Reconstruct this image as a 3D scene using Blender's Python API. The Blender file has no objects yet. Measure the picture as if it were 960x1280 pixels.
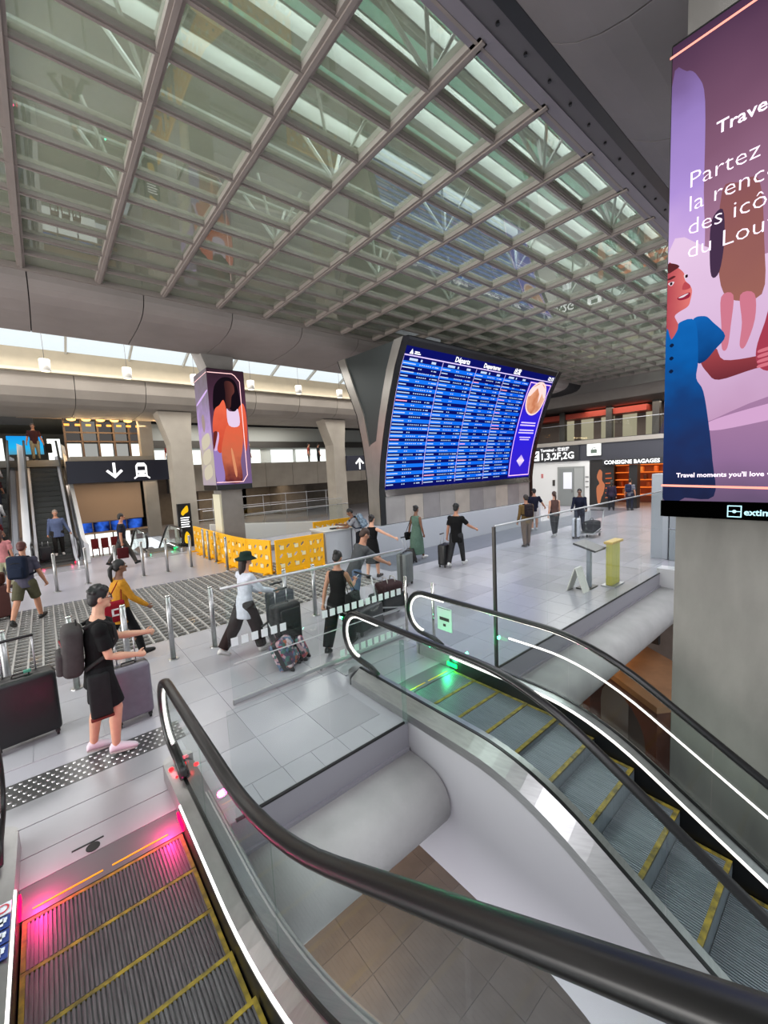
import bpy, bmesh, math, random
from math import sin, cos, pi, radians as R, sqrt, tan
from mathutils import Vector as V, Matrix, Quaternion
random.seed(7)
SC = bpy.context.scene
COL = SC.collection

# ------------------------------------------------------------------ camera
cam_d = bpy.data.cameras.new('camera'); cam = bpy.data.objects.new('camera', cam_d); COL.objects.link(cam)
cam_d.sensor_fit = 'HORIZONTAL'; cam_d.sensor_width = 36.0; cam_d.lens = 36.0*511.0/960.0
cam_d.clip_start = 0.02; cam_d.clip_end = 300
yaw, pit, rol = R(50.34), R(5.86), R(-2.80)
f0 = V((cos(yaw), sin(yaw), 0)); r0 = V((sin(yaw), -cos(yaw), 0)); u0 = V((0, 0, 1))
fw = f0*cos(pit) - u0*sin(pit); up = u0*cos(pit) + f0*sin(pit)
rr = r0*cos(rol) + up*sin(rol); u2 = up*cos(rol) - r0*sin(rol)
cam.matrix_world = Matrix(((rr.x, u2.x, -fw.x, 0), (rr.y, u2.y, -fw.y, 0), (rr.z, u2.z, -fw.z, 3.0), (0, 0, 0, 1)))
SC.camera = cam

# ------------------------------------------------------------------ world, exposure, lights
SC.view_settings.view_transform = 'Standard'; SC.view_settings.look = 'None'
SC.view_settings.gamma = 1.0; SC.view_settings.use_curve_mapping = False
SC.view_settings.exposure = 0.0
SC.cycles.use_denoising = True
SC.cycles.transparent_max_bounces = 32
SC.cycles.max_bounces = 8; SC.cycles.glossy_bounces = 4; SC.cycles.diffuse_bounces = 3
SC.cycles.caustics_reflective = False; SC.cycles.caustics_refractive = False
SC.cycles.sample_clamp_indirect = 6.0
W = bpy.data.worlds.new('sky'); SC.world = W; W.use_nodes = True
bg = W.node_tree.nodes['Background']; bg.inputs[0].default_value = (0.90, 0.96, 1.0, 1); bg.inputs[1].default_value = 1.1

def area(name, loc, size, power, col=(1, 1, 1), rot=(0, 0, 0)):
    l = bpy.data.lights.new(name, 'AREA'); l.shape = 'RECTANGLE'; l.size = size[0]; l.size_y = size[1]
    l.energy = power; l.color = col
    o = bpy.data.objects.new(name, l); o.location = loc; o.rotation_euler = rot; COL.objects.link(o); return o
def point(name, loc, power, col=(1, 1, 1), r=0.05):
    l = bpy.data.lights.new(name, 'POINT'); l.energy = power; l.color = col; l.shadow_soft_size = r
    o = bpy.data.objects.new(name, l); o.location = loc; COL.objects.link(o); return o
# added lamps: daylight under the roof glazing, unseen fill from side, soffit and hall
area('roof_daylight', (8, 6.4, 11.25), (34, 4.2), 7000, (.97, .98, 1.0))
area('lean_to_daylight', (7, 17.6, 8.35), (34, 2.6), 2000, (1.0, .97, .94), (R(-18), 0, 0))
area('side_fill', (-13.5, 9, 4.5), (7, 15), 3200, (1.0, .98, .95), (0, R(-90), 0))  # unseen side fill added to light the upright faces
area('soffit_fill', (6, -1.0, 7.45), (26, 3.0), 1250, (.96, .95, 1.0))  # unseen fill added below the near soffit
area('hall_fill', (16, 7.5, 7.6), (20, 5.0), 700, (.94, .93, 1.0))  # unseen fill added under the ceiling grid
area('hall_fill', (23.5, 9, 7.3), (5, 10), 900, (1.0, .96, .93))  # unseen fill added to brighten the right-hand wall

# ------------------------------------------------------------------ materials
def lin(c):
    return tuple(((x/12.92) if x <= 0.04045 else ((x+0.055)/1.055)**2.4) for x in c)
_mats = {}
def mat(name, col, rough=0.5, metal=0.0, spec=0.5, var=0.0, scale=3.0, bump=0.0, bscale=40.0, col2=None, stretch=None):
    """procedural principled material; col is sRGB 0..1"""
    if name in _mats: return _mats[name]
    m = bpy.data.materials.new(name); m.use_nodes = True; nt = m.node_tree
    b = nt.nodes['Principled BSDF']
    b.inputs['Roughness'].default_value = rough; b.inputs['Metallic'].default_value = metal
    b.inputs['Specular IOR Level'].default_value = spec
    c = lin(col); b.inputs['Base Color'].default_value = (*c, 1)
    m.diffuse_color = (*c, 1)
    if var or bump:
        tc = nt.nodes.new('ShaderNodeTexCoord'); mp = nt.nodes.new('ShaderNodeMapping')
        nt.links.new(tc.outputs['Object'], mp.inputs[0])
        if stretch: mp.inputs['Scale'].default_value = stretch
        if var:
            n = nt.nodes.new('ShaderNodeTexNoise'); n.inputs['Scale'].default_value = scale; n.inputs['Detail'].default_value = 5
            nt.links.new(mp.outputs[0], n.inputs['Vector'])
            r = nt.nodes.new('ShaderNodeValToRGB')
            c2 = lin(col2) if col2 else tuple(min(1, x*(1+var)) for x in c)
            c1 = c if col2 else tuple(x*(1-var) for x in c)
            r.color_ramp.elements[0].position = 0.32; r.color_ramp.elements[1].position = 0.68
            r.color_ramp.elements[0].color = (*c1, 1); r.color_ramp.elements[1].color = (*c2, 1)
            nt.links.new(n.outputs['Fac'], r.inputs[0]); nt.links.new(r.outputs[0], b.inputs['Base Color'])
        if bump:
            n2 = nt.nodes.new('ShaderNodeTexNoise'); n2.inputs['Scale'].default_value = bscale; n2.inputs['Detail'].default_value = 4
            nt.links.new(mp.outputs[0], n2.inputs['Vector'])
            bp = nt.nodes.new('ShaderNodeBump'); bp.inputs['Strength'].default_value = bump; bp.inputs['Distance'].default_value = 0.01
            nt.links.new(n2.outputs['Fac'], bp.inputs['Height']); nt.links.new(bp.outputs[0], b.inputs['Normal'])
    _mats[name] = m; return m
def emit(name, col, s=1.0):
    if name in _mats: return _mats[name]
    m = bpy.data.materials.new(name); m.use_nodes = True; nt = m.node_tree; nt.nodes.clear()
    e = nt.nodes.new('ShaderNodeEmission'); o = nt.nodes.new('ShaderNodeOutputMaterial')
    c = lin(col); e.inputs[0].default_value = (*c, 1); e.inputs[1].default_value = s; nt.links.new(e.outputs[0], o.inputs[0])
    m.diffuse_color = (*c, 1)
    _mats[name] = m; return m
def glass(name, tint=(0.95, 0.98, 0.97), base=0.05, top=0.85, rough=0.0, power=5.0, haze=0.0, hcol=(.5, .5, .45)):
    if name in _mats: return _mats[name]
    m = bpy.data.materials.new(name); m.use_nodes = True; nt = m.node_tree; nt.nodes.clear()
    t = nt.nodes.new('ShaderNodeBsdfTransparent'); t.inputs[0].default_value = (*tint, 1)
    g = nt.nodes.new('ShaderNodeBsdfGlossy'); g.inputs['Roughness'].default_value = rough
    lw = nt.nodes.new('ShaderNodeLayerWeight'); lw.inputs[0].default_value = 0.5
    p = nt.nodes.new('ShaderNodeMath'); p.operation = 'POWER'; p.inputs[1].default_value = power
    a = nt.nodes.new('ShaderNodeMath'); a.operation = 'MULTIPLY_ADD'; a.inputs[1].default_value = top; a.inputs[2].default_value = base
    mx = nt.nodes.new('ShaderNodeMixShader'); o = nt.nodes.new('ShaderNodeOutputMaterial')
    nt.links.new(lw.outputs['Facing'], p.inputs[0]); nt.links.new(p.outputs[0], a.inputs[0]); nt.links.new(a.outputs[0], mx.inputs[0])
    src = t.outputs[0]
    if haze:      # pale diffuse mix painted in for the hall's milky reflection
        df = nt.nodes.new('ShaderNodeBsdfDiffuse'); df.inputs[0].default_value = (*lin(hcol), 1); m2 = nt.nodes.new('ShaderNodeMixShader'); m2.inputs[0].default_value = haze
        tn = nt.nodes.new('ShaderNodeTexNoise'); tn.inputs['Scale'].default_value = 2.0; tcn = nt.nodes.new('ShaderNodeTexCoord'); nt.links.new(tcn.outputs['Object'], tn.inputs['Vector'])
        ml = nt.nodes.new('ShaderNodeMath'); ml.operation = 'MULTIPLY_ADD'; ml.inputs[1].default_value = haze*.8; ml.inputs[2].default_value = haze*.6; nt.links.new(tn.outputs['Fac'], ml.inputs[0]); nt.links.new(ml.outputs[0], m2.inputs[0])
        nt.links.new(t.outputs[0], m2.inputs[1]); nt.links.new(df.outputs[0], m2.inputs[2]); src = m2.outputs[0]
    nt.links.new(src, mx.inputs[1]); nt.links.new(g.outputs[0], mx.inputs[2]); nt.links.new(mx.outputs[0], o.inputs[0])
    m.diffuse_color = (*tint, 0.4)
    _mats[name] = m; return m

STEEL = mat('brushed_steel', (0.66, 0.66, 0.66), 0.32, 0.9, var=0.08, scale=6, stretch=(1, 1, 12))
CHROME = mat('polished_steel', (0.80, 0.79, 0.77), 0.12, 1.0)
DKSTEEL = mat('dark_steel', (0.30, 0.29, 0.28), 0.4, 0.7)
ALU = mat('satin_aluminium', (0.72, 0.72, 0.73), 0.38, 0.75)
BEAMM = mat('ceiling_grid_paint', (0.54, 0.50, 0.475), 0.55, var=0.05)
CONC = mat('grey_concrete', (0.53, 0.51, 0.49), 0.75, var=0.12, scale=1.6, bump=0.25, bscale=25)
CONCW = mat('pale_concrete', (0.62, 0.59, 0.54), 0.75, var=0.10, scale=1.2, bump=0.2, bscale=20)
CONCD = mat('dark_concrete', (0.46, 0.44, 0.44), 0.7, var=0.10, scale=0.9, bump=0.15, bscale=18)
BULL = mat('smooth_cast_concrete', (0.66, 0.65, 0.65), 0.6, var=0.10, scale=2.5, bump=0.15, bscale=30)
JOINT = mat('dark_joint', (0.16, 0.15, 0.15), 0.8)
WHITE = mat('white_panel', (0.80, 0.79, 0.80), 0.5)
CREAM = mat('cream_paint', (0.80, 0.76, 0.66), 0.6, var=0.05)
BLACK = mat('black_paint', (0.05, 0.05, 0.055), 0.4)
RUBBER = mat('black_rubber', (0.04, 0.04, 0.045), 0.33, spec=0.42)
NAVY = mat('navy_sign_panel', (0.10, 0.11, 0.17), 0.4)
YEL = mat('yellow_plastic', (0.96, 0.70, 0.04), 0.45)
YPAINT = mat('yellow_step_paint', (0.30, 0.27, 0.12), 0.8, var=0.35, scale=14, col2=(0.58, 0.50, 0.13))
TILE = mat('pale_floor_tile', (0.665, 0.655, 0.68), 0.22, var=0.07, scale=0.7)
TILE2 = mat('grey_floor_tile', (0.62, 0.61, 0.635), 0.24, var=0.07, scale=0.8)
GROUT = mat('tile_grout', (0.45, 0.45, 0.45), 0.8)
DKTILE = mat('slate_floor_band', (0.42, 0.43, 0.47), 0.35, var=0.06)
GLASS = glass('clear_glass', (0.955, 0.975, 0.97), 0.03, 0.6)
CGLASS = glass('ceiling_glass', (0.84, 0.92, 0.88), 0.06, 0.88, power=3.6, haze=.32, hcol=(.72, .72, .64))
SKYGL = glass('skylight_glass', (0.47, 0.70, 0.58), 0.04, 0.5)
EWHITE = emit('white_led', (1, 1, 1), 2.0)
ESIGN = emit('sign_white', (1, 1, 1), 1.6)
SKIN = {}
for k, c in dict(light=(0.80, 0.60, 0.50), tan=(0.68, 0.48, 0.38), brown=(0.45, 0.30, 0.22), dark=(0.30, 0.19, 0.14)).items():
    SKIN[k] = mat('skin_'+k, c, 0.55, var=0.06, scale=9)
def cloth(c):
    return mat('cloth_%02x%02x%02x' % tuple(int(x*255) for x in c), c, 0.85, spec=0.2, var=0.10, scale=14, bump=0.3, bscale=18)

# ------------------------------------------------------------------ mesh builder
class MB:
    def __init__(s): s.v = []; s.f = []; s.m = []; s.mi = 0
    def add(s, vs, fs):
        o = len(s.v); s.v += [tuple(p) for p in vs]; s.f += [tuple(i+o for i in f) for f in fs]; s.m += [s.mi]*len(fs); return s
    def box(s, x0, x1, y0, y1, z0, z1, T=None):
        vs = [(x, y, z) for z in (z0, z1) for x, y in ((x0, y0), (x1, y0), (x1, y1), (x0, y1))]
        if T: vs = [T @ V(p) for p in vs]
        return s.add(vs, [(3, 2, 1, 0), (4, 5, 6, 7), (0, 1, 5, 4), (1, 2, 6, 5), (2, 3, 7, 6), (3, 0, 4, 7)])
    def rbox(s, x0, x1, y0, y1, z0, z1, r=0.02, seg=2, T=None):
        bm = bmesh.new(); bmesh.ops.create_cube(bm, size=1)
        for v in bm.verts: v.co = V(((x0+x1)/2+v.co.x*(x1-x0), (y0+y1)/2+v.co.y*(y1-y0), (z0+z1)/2+v.co.z*(z1-z0)))
        bmesh.ops.bevel(bm, geom=bm.edges[:], offset=r, segments=seg, affect='EDGES', profile=0.5)
        return s.addbm(bm, T)
    def addbm(s, bm, T=None):
        bm.verts.index_update(); vs = [(T @ v.co if T else v.co.copy()) for v in bm.verts]; fs = [[v.index for v in f.verts] for f in bm.faces]
        bm.free(); return s.add(vs, fs)
    def prism(s, poly, ax, a, b):
        """poly: 2D points in the plane across axis ax (0: (y,z), 1: (x,z), 2: (x,y)), extruded a..b"""
        def P(p, t): return (t, p[0], p[1]) if ax == 0 else ((p[0], t, p[1]) if ax == 1 else (p[0], p[1], t))
        n = len(poly); vs = [P(p, a) for p in poly]+[P(p, b) for p in poly]
        fs = [tuple(range(n-1, -1, -1)), tuple(range(n, 2*n))]+[(i, (i+1) % n, n+(i+1) % n, n+i) for i in range(n)]
        return s.add(vs, fs)
    def loft(s, rings, cap=True):
        n = len(rings[0]); vs = [p for r in rings for p in r]; fs = []
        for k in range(len(rings)-1):
            for i in range(n):
                a = k*n+i; b = k*n+(i+1) % n; fs.append((a, b, b+n, a+n))
        if cap: fs += [tuple(range(n-1, -1, -1)), tuple(range((len(rings)-1)*n, len(rings)*n))]
        return s.add(vs, fs)
    def tube(s, pts, r, n=8, cap=True, rz=None, side=None):
        """tube along pts; r number or list; rz = second radius; side = fixed side vector"""
        pts = [V(p) for p in pts]; rings = []; N = len(pts)
        prev = None
        for i, p in enumerate(pts):
            t = (pts[min(i+1, N-1)]-pts[max(i-1, 0)]).normalized()
            if side is not None: a = V(side)-t*V(side).dot(t)
            else:
                ref = prev if prev is not None else (V((0, 0, 1)) if abs(t.z) < 0.9 else V((1, 0, 0)))
                a = ref-t*ref.dot(t)
            a.normalize(); prev = a; b = t.cross(a)
            ra = r[i] if isinstance(r, (list, tuple)) else r
            rb = (rz[i] if isinstance(rz, (list, tuple)) else rz) if rz is not None else ra
            rings.append([p+a*ra*cos(2*pi*k/n)+b*rb*sin(2*pi*k/n) for k in range(n)])
        return s.loft(rings, cap)
    def cyl(s, c, r, h, n=12, r2=None):
        r2 = r if r2 is None else r2; c = V(c)
        return s.loft([[c+V((r*cos(2*pi*k/n), r*sin(2*pi*k/n), 0)) for k in range(n)], [c+V((r2*cos(2*pi*k/n), r2*sin(2*pi*k/n), h)) for k in range(n)]])
    def sph(s, c, r, nu=12, nv=8, B=None):
        c = V(c); r = (r, r, r) if not isinstance(r, (tuple, list)) else r; rings = []
        for j in range(1, nv):
            a = pi*j/nv; ring = []
            for k in range(nu):
                p = V((r[0]*sin(a)*cos(2*pi*k/nu), r[1]*sin(a)*sin(2*pi*k/nu), -r[2]*cos(a)))
                ring.append(c+(B @ p if B else p))
            rings.append(ring)
        o = len(s.v); s.loft(rings, False)
        e0 = V((0, 0, -r[2])); e1 = V((0, 0, r[2]))
        vs = [c+(B @ e0 if B else e0), c+(B @ e1 if B else e1)]
        m = len(s.v); s.v += [tuple(x) for x in vs]
        q = o+(nv-2)*nu
        for k in range(nu):
            s.f.append((m, o+(k+1) % nu, o+k)); s.f.append((m+1, q+k, q+(k+1) % nu)); s.m += [s.mi]*2
        return s
    def quad(s, a, b, c, d): return s.add([a, b, c, d], [(0, 1, 2, 3)])
    def poly(s, pts): return s.add(pts, [tuple(range(len(pts)))])
    def mesh(s, name, mats, off=V((0, 0, 0)), smooth=False):
        me = bpy.data.meshes.new(name)
        me.from_pydata([(p[0]-off[0], p[1]-off[1], p[2]-off[2]) for p in s.v], [], s.f)
        for m in (mats if isinstance(mats, (list, tuple)) else [mats]): me.materials.append(m)
        if any(s.m): me.polygons.foreach_set('material_index', s.m)
        if smooth: me.polygons.foreach_set('use_smooth', [True]*len(me.polygons))
        return me
    def build(s, name, mats, parent=None, smooth=False, local=False, label=None, kind=None):
        off = V((0, 0, 0)) if (local or parent is None) else wloc(parent)
        o = bpy.data.objects.new(name, s.mesh(name, mats, off, smooth)); COL.objects.link(o)
        if parent: o.parent = parent
        if label: o['label'] = label
        if kind: o['kind'] = kind
        return o
def wloc(o):
    p = V(o.location)
    while o.parent: o = o.parent; p += V(o.location)
    return p
def tag(o, label, cat, group=None, kind=None):
    o['label'] = label; o['category'] = cat
    if group: o['group'] = group
    if kind: o['kind'] = kind
    return o
def thing(name, label, cat, loc=(0, 0, 0), rz=0.0, group=None, kind=None):
    o = bpy.data.objects.new(name, None); o.empty_display_size = 0.1; COL.objects.link(o)
    o.location = loc; o.rotation_euler = (0, 0, rz)
    return tag(o, label, cat, group, kind)
def setting(name, loc=(0, 0, 0)):
    o = bpy.data.objects.new(name, None); o.empty_display_size = 0.1; COL.objects.link(o); o.location = loc; o['kind'] = 'structure'; return o
def struct(name, mb, mats, parent=None, smooth=False):
    o = mb.build(name, mats, parent, smooth); o['kind'] = 'structure'; return o
def dup(root, label, loc=None, rz=None):
    r = root.copy(); COL.objects.link(r); r['label'] = label
    if loc is not None: r.location = loc
    if rz is not None: r.rotation_euler = (0, 0, rz)
    for ch in root.children:
        c = ch.copy(); COL.objects.link(c); c.parent = r
        for g in ch.children:
            d = g.copy(); COL.objects.link(d); d.parent = c
    return r
def piece(parent, name, me, loc):
    o = bpy.data.objects.new(name, me); COL.objects.link(o); o.parent = parent; o.location = loc; return o
FONT = None
def text(body, size, T, mats, name='lettering', parent=None, align='LEFT', ext=0.004, bold=0.0, shear=0.0, sx=1.0):
    """lettering as a mesh; T maps text plane (x right, y up, z out) to world"""
    cu = bpy.data.curves.new('t', 'FONT'); cu.body = body; cu.size = size; cu.extrude = ext; cu.align_x = align; cu.offset = bold; cu.resolution_u = 2; cu.shear = shear
    ob = bpy.data.objects.new('t', cu); COL.objects.link(ob)
    dg = bpy.context.evaluated_depsgraph_get(); me = bpy.data.meshes.new_from_object(ob.evaluated_get(dg)); bpy.data.objects.remove(ob); bpy.data.curves.remove(cu)
    off = wloc(parent) if parent else V((0, 0, 0))
    me.transform(Matrix.Translation(-off) @ T @ Matrix.Diagonal((sx, 1, 1, 1))); me.materials.clear(); me.materials.append(mats); me.name = name
    o = bpy.data.objects.new(name, me); COL.objects.link(o)
    o['kind'] = 'stuff'
    if parent: o.parent = parent
    return o
def frame(o, x, y):
    """4x4 from origin and two in-plane axes"""
    x = V(x).normalized(); y = V(y).normalized(); z = x.cross(y); o = V(o)
    return Matrix(((x.x, y.x, z.x, o.x), (x.y, y.y, z.y, o.y), (x.z, y.z, z.z, o.z), (0, 0, 0, 1)))
def remesh(mb, voxel, smooth=4, dec=1.0):
    me = mb.mesh('tmp', []); ob = bpy.data.objects.new('tmp', me); COL.objects.link(ob)
    m = ob.modifiers.new('r', 'REMESH'); m.mode = 'VOXEL'; m.voxel_size = voxel; m.use_smooth_shade = True
    if smooth:
        k = ob.modifiers.new('s', 'SMOOTH'); k.factor = 0.5; k.iterations = smooth
    if dec < 1:
        d = ob.modifiers.new('d', 'DECIMATE'); d.ratio = dec
    dg = bpy.context.evaluated_depsgraph_get(); out = bpy.data.meshes.new_from_object(ob.evaluated_get(dg))
    bpy.data.objects.remove(ob); bpy.data.meshes.remove(me)
    out.polygons.foreach_set('use_smooth', [True]*len(out.polygons))
    return out
# ================================================================== SETTING
ZC = 8.0                       # height of the glazed ceiling grid
LOW = -4.5                     # lower level
XS = [0.15+1.46*k for k in range(-3, 20)]; YS = [3.27+0.785*k for k in range(13)]
# ---- floor
fl_ = setting('floor')
mb = MB()
for x0, x1, y0, y1, z in ((-14, 40, 4.0, 8.45, 0), (6.9, 40, 8.45, 13.25, 0), (-14, 6.9, 8.45, 13.25, -.09), (-14, 40, 13.25, 19.5, 0),
        (-14, -.72, -6, 4.0, 0), (-.72, .94, 3.66, 4.0, 0), (.94, 3.08, 3.45, 4.0, 0), (4.68, 40, 3.45, 4.0, 0), (-.72, .94, -6, 3.66, -.45),
        (-14, 1.1, 19.5, 45, 0), (4.7, 40, 19.5, 45, 0), (1.1, 4.7, 27.6, 45, 0), (1.1, 2.6, 19.5, 20.4, 0), (12.1, 40, -12, 3.45, 0)):
    mb.box(x0, x1, y0, y1, z-.32, z-.006)
FLM = mat('far_floor_tile', (0.66, 0.65, 0.68), 0.2, var=0.05, scale=0.6)
struct('slab', mb, FLM, fl_)
# tiles one by one where the joints can be told apart, a larger format beyond
t0 = MB().box(0.003, .657, 0.003, .657, -.006, 0).mesh('tile', TILE); t1 = MB().box(0.003, .657, 0.003, .657, -.006, 0.0004).mesh('tile', TILE2)
te = MB().box(0.003, .327, 0.003, .327, -.006, 0).mesh('tile', TILE)
n = 0
for j in range(7):
    y = 3.79+.66*j
    if y+.66 > 8.45: break
    for i in range(-4, 30):
        x = .94+.66*i
        if y < 5.5 and x < 1.0-.1: continue
        if y < 4.8 and 2.5 < x < 4.9: continue
        piece(fl_, 'tile', t0 if random.random() < .6 else t1, (x, y, 0)); n += 1
for i in range(6): piece(fl_, 'tile', te, (.95+.33*i, 3.46, 0)); 
for i in range(20): piece(fl_, 'tile', te, (4.9+.33*i, 3.46, 0))
struct('dark_band', MB().box(7.7, 26.9, 9.05, 10.75, -.004, .002), DKTILE, fl_)
# glass block paving with light bars
gb = MB(); gk = MB()
x = -3.3
while x < 6.85:
    gb.box(x, x+.028, 8.45, 13.25, -.09, 0.0); x += .2
y = 8.45
while y < 13.2:
    gb.box(-3.3, 6.9, y, y+.022, -.09, -.003); y += .2
for i in range(51):
    for j in range(24):
        cx, cy = -3.3+.114+.2*i, 8.45+.111+.2*j
        if cx > 6.8: continue
        gk.add([(cx-.075, cy-.075, -.05), (cx+.075, cy-.075, -.05), (cx+.075, cy+.075, -.05), (cx-.075, cy+.075, -.05), (cx, cy+.02, -.012)], [(0, 1, 4), (1, 2, 4), (2, 3, 4), (3, 0, 4)])
o = gb.build('grid_bar', mat('paving_bars', (.62, .61, .60), .4), fl_); o['kind'] = 'stuff'
o = gk.build('glass_block', mat('paving_blocks', (.16, .155, .15), .2, var=.5, scale=1.2, col2=(.36, .33, .29)), fl_); o['kind'] = 'stuff'
for x in (-.4, 1.0, 2.2, 4.1): point('paving_lamp', (x, 9.3, .03), .25, (1, .62, .3), .02)
# tactile studs before the escalator
tb = MB(); tb.box(-.62, 1.0, 5.06, 5.47, 0, .004)
for i in range(22):
    for j in range(6):
        cx, cy = -.58+.073*i+(.036 if j % 2 else 0), 5.1+.066*j
        tb.mi = 1; tb.cyl((cx, cy, .004), .018, .006, 6, .012)
o = tb.build('tactile_strip', [mat('tactile_steel', (.42, .42, .42), .35, .6), STEEL], fl_)
o['kind'] = 'stuff'

# ---- ceiling: grid of beams with glass panes
ce = setting('ceiling')
by = MB().box(-.075, .075, 3.2, 12.72, ZC-.03, ZC+.16); by.box(-.03, .03, 3.2, 12.72, ZC-.055, ZC-.03); byme = by.mesh('grid_beam', BEAMM)
bx = MB().box(XS[0], XS[-1], -.045, .045, ZC-.015, ZC+.13); bx.box(XS[0], XS[-1], -.02, .02, ZC-.035, ZC-.015); bxme = bx.mesh('cross_beam', BEAMM)
for x in XS: piece(ce, 'grid_beam', byme, (x, 0, 0))
for y in YS: piece(ce, 'cross_beam', bxme, (0, y, 0))
pn = MB().box(.07, 1.39, .04, .745, 0, .012).mesh('pane', CGLASS)
for x in XS[:-1]:
    for y in YS[:-1]: piece(ce, 'pane', pn, (x, y, ZC+.05))
# space frame above the panes
tr = MB()
for k, y in enumerate(YS[1:9:2]):
    tr.tube([(XS[0], y+.39, 9.15), (XS[-1], y+.39, 9.15)], .045, 6)
trm = mat('space_frame_paint', (.60, .62, .60), .5)
tr.build('chord', trm, ce)
st = MB()
for j in (0, 3, 6):
    y = YS[1+j]
    for dx in (-.5, .5):
        st.tube([(0, y, ZC+.15), (dx, y+.39, 9.15)], .035, 5); st.tube([(0, y, ZC+.15), (dx, y-.39, 9.15)], .03, 5)
stm = st.mesh('strut', trm)
for x in XS[4::2]: piece(ce, 'strut', stm, (x, 0, 0))
# upper void: roof with skylight strips
ro = setting('roof')
mb = MB(); ROOFM = mat('roof_underside', (.50, .51, .49), .8, var=.1, scale=.6)
mb.box(-20, 40, 8.6, 13.2, 11.2, 11.5); mb.box(-20, 40, -12, 4.2, 11.2, 11.5)
mb.box(-20, 40, 12.9, 13.2, 8.9, 11.3); mb.box(-20, 40, 1.2, 1.5, 8.2, 11.3); mb.box(29, 29.3, 1.2, 13.2, 8.3, 11.3)
struct('roof_slab', mb, ROOFM, ro)
rf = MB()
for k in range(7): rf.box(-20, 40, 4.2+.72*k, 4.2+.72*k+.22, 10.9, 11.3)
rf.build('rafter', mat('rafter_paint', (.42, .43, .41), .6), ro)
sg = MB().box(-20, 40, 4.2, 8.7, 11.32, 11.34); sg.build('roof_glazing', SKYGL, ro)
# ---- near soffit: light flange, bolted rail, rounded concrete segments
s1 = setting('trim_1')
struct('flange', MB().prism([(3.36, 8.12), (3.36, 7.97), (3.1, 7.97), (3.1, 8.12)], 0, -8, 29), mat('soffit_flange', (.50, .475, .50), .5), s1)
struct('rail', MB().prism([(3.1, 8.1), (3.1, 7.99), (2.9, 8.02), (2.9, 8.1)], 0, -8, 29), mat('soffit_rail', (.36, .345, .36), .5), s1)
struct('groove', MB().prism([(2.9, 8.1), (2.9, 8.0), (2.75, 8.0), (2.75, 8.1)], 0, -8, 29), BLACK, s1)
bo = MB().cyl((0, 3.0, 7.975), .022, .03, 8).mesh('bolt', BLACK)
for k in range(22): piece(s1, 'bolt', bo, (2.2+.58*k, 0, 0))
prof = [(2.77, 8.05), (2.70, 7.92), (2.59, 7.83), (2.40, 7.70), (2.14, 7.59), (1.86, 7.53), (1.4, 7.5), (-3.5, 7.5), (-3.5, 8.4), (2.77, 8.4)]
sgm = MB().prism(prof, 0, .012, 2.368).mesh('soffit_segment', CONCD)
struct('soffit_core', MB().prism([(y-.03 if y > 0 else y, z+.03) for y, z in prof], 0, -8, 31), JOINT, s1)
for k in range(-5, 11): piece(s1, 'soffit_segment', sgm, (5.15+2.38*k, 0, 0))
# ---- far beam carrying the ceiling edge
s2 = setting('trim_2')
struct('ledge', MB().box(-14, 28.2, 12.62, 12.80, ZC-.08, ZC+.05), BEAMM, s2)
prof = [(12.69, 8.3), (12.67, 7.93), (12.70, 7.78), (12.80, 7.65), (12.95, 7.55), (13.3, 7.46), (13.95, 7.40), (15.5, 7.38), (16.2, 7.56), (16.4, 7.8), (16.4, 9.2), (12.69, 9.2)]
FARB = mat('beam_concrete', (.545, .51, .49), .7, var=.1, scale=.8, bump=.15, bscale=15)
sgm = MB().prism(prof, 0, .012, 2.348).mesh('beam_segment', FARB)
struct('beam_core', MB().prism([(y+(.03 if y < 14 else -.03), z+(.03 if z < 9 else 0)) for y, z in prof], 0, -14, 28), JOINT, s2)
for k in range(-6, 10): piece(s2, 'beam_segment', sgm, (2.59+2.36*k, 0, 0))
# lean-to glazing behind it
s3 = setting('window_1')
gl = MB(); gl.prism([(16.4, 9.2), (16.4, 9.18), (19.75, 7.98), (19.75, 8.0)], 0, -14, 28); gl.build('glazing', glass('roof_glass', (.97, .99, 1.0), .03, .4), s3)
mu = MB().prism([(16.4, 9.22), (16.4, 9.08), (19.75, 7.88), (19.75, 8.02)], 0, -.035, .035).mesh('mullion', mat('white_mullion', (.75, .75, .72), .5))
for k in range(-7, 14): piece(s3, 'mullion', mu, (1.2+2.05*k, 0, 0))
# second beam with cream fascia
s4 = setting('trim_3')
struct('fascia', MB().box(-14, 28, 19.7, 20.1, 7.2, 7.98), mat('cream_fascia', (.80, .75, .65), .6, var=.04), s4)
struct('fascia_ledge', MB().box(-14, 28, 19.4, 19.75, 7.12, 7.22), CREAM, s4)
prof = [(19.75, 7.2), (19.62, 7.1), (19.6, 6.9), (19.65, 6.6), (19.85, 6.3), (20.2, 6.12), (20.7, 6.03), (23.5, 6.0), (23.5, 7.2)]
BM2 = mat('second_beam_concrete', (.56, .53, .49), .7, var=.1, scale=.8)
sgm = MB().prism(prof, 0, .012, 2.368).mesh('beam_segment', BM2)
struct('beam_core', MB().prism([(y+(.03 if y < 21 else -.03), z+.03 if z < 7 else z) for y, z in prof], 0, -14, 28), JOINT, s4)
for k in range(-6, 10): piece(s4, 'beam_segment', sgm, (1.35+2.38*k, 0, 0))
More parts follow.
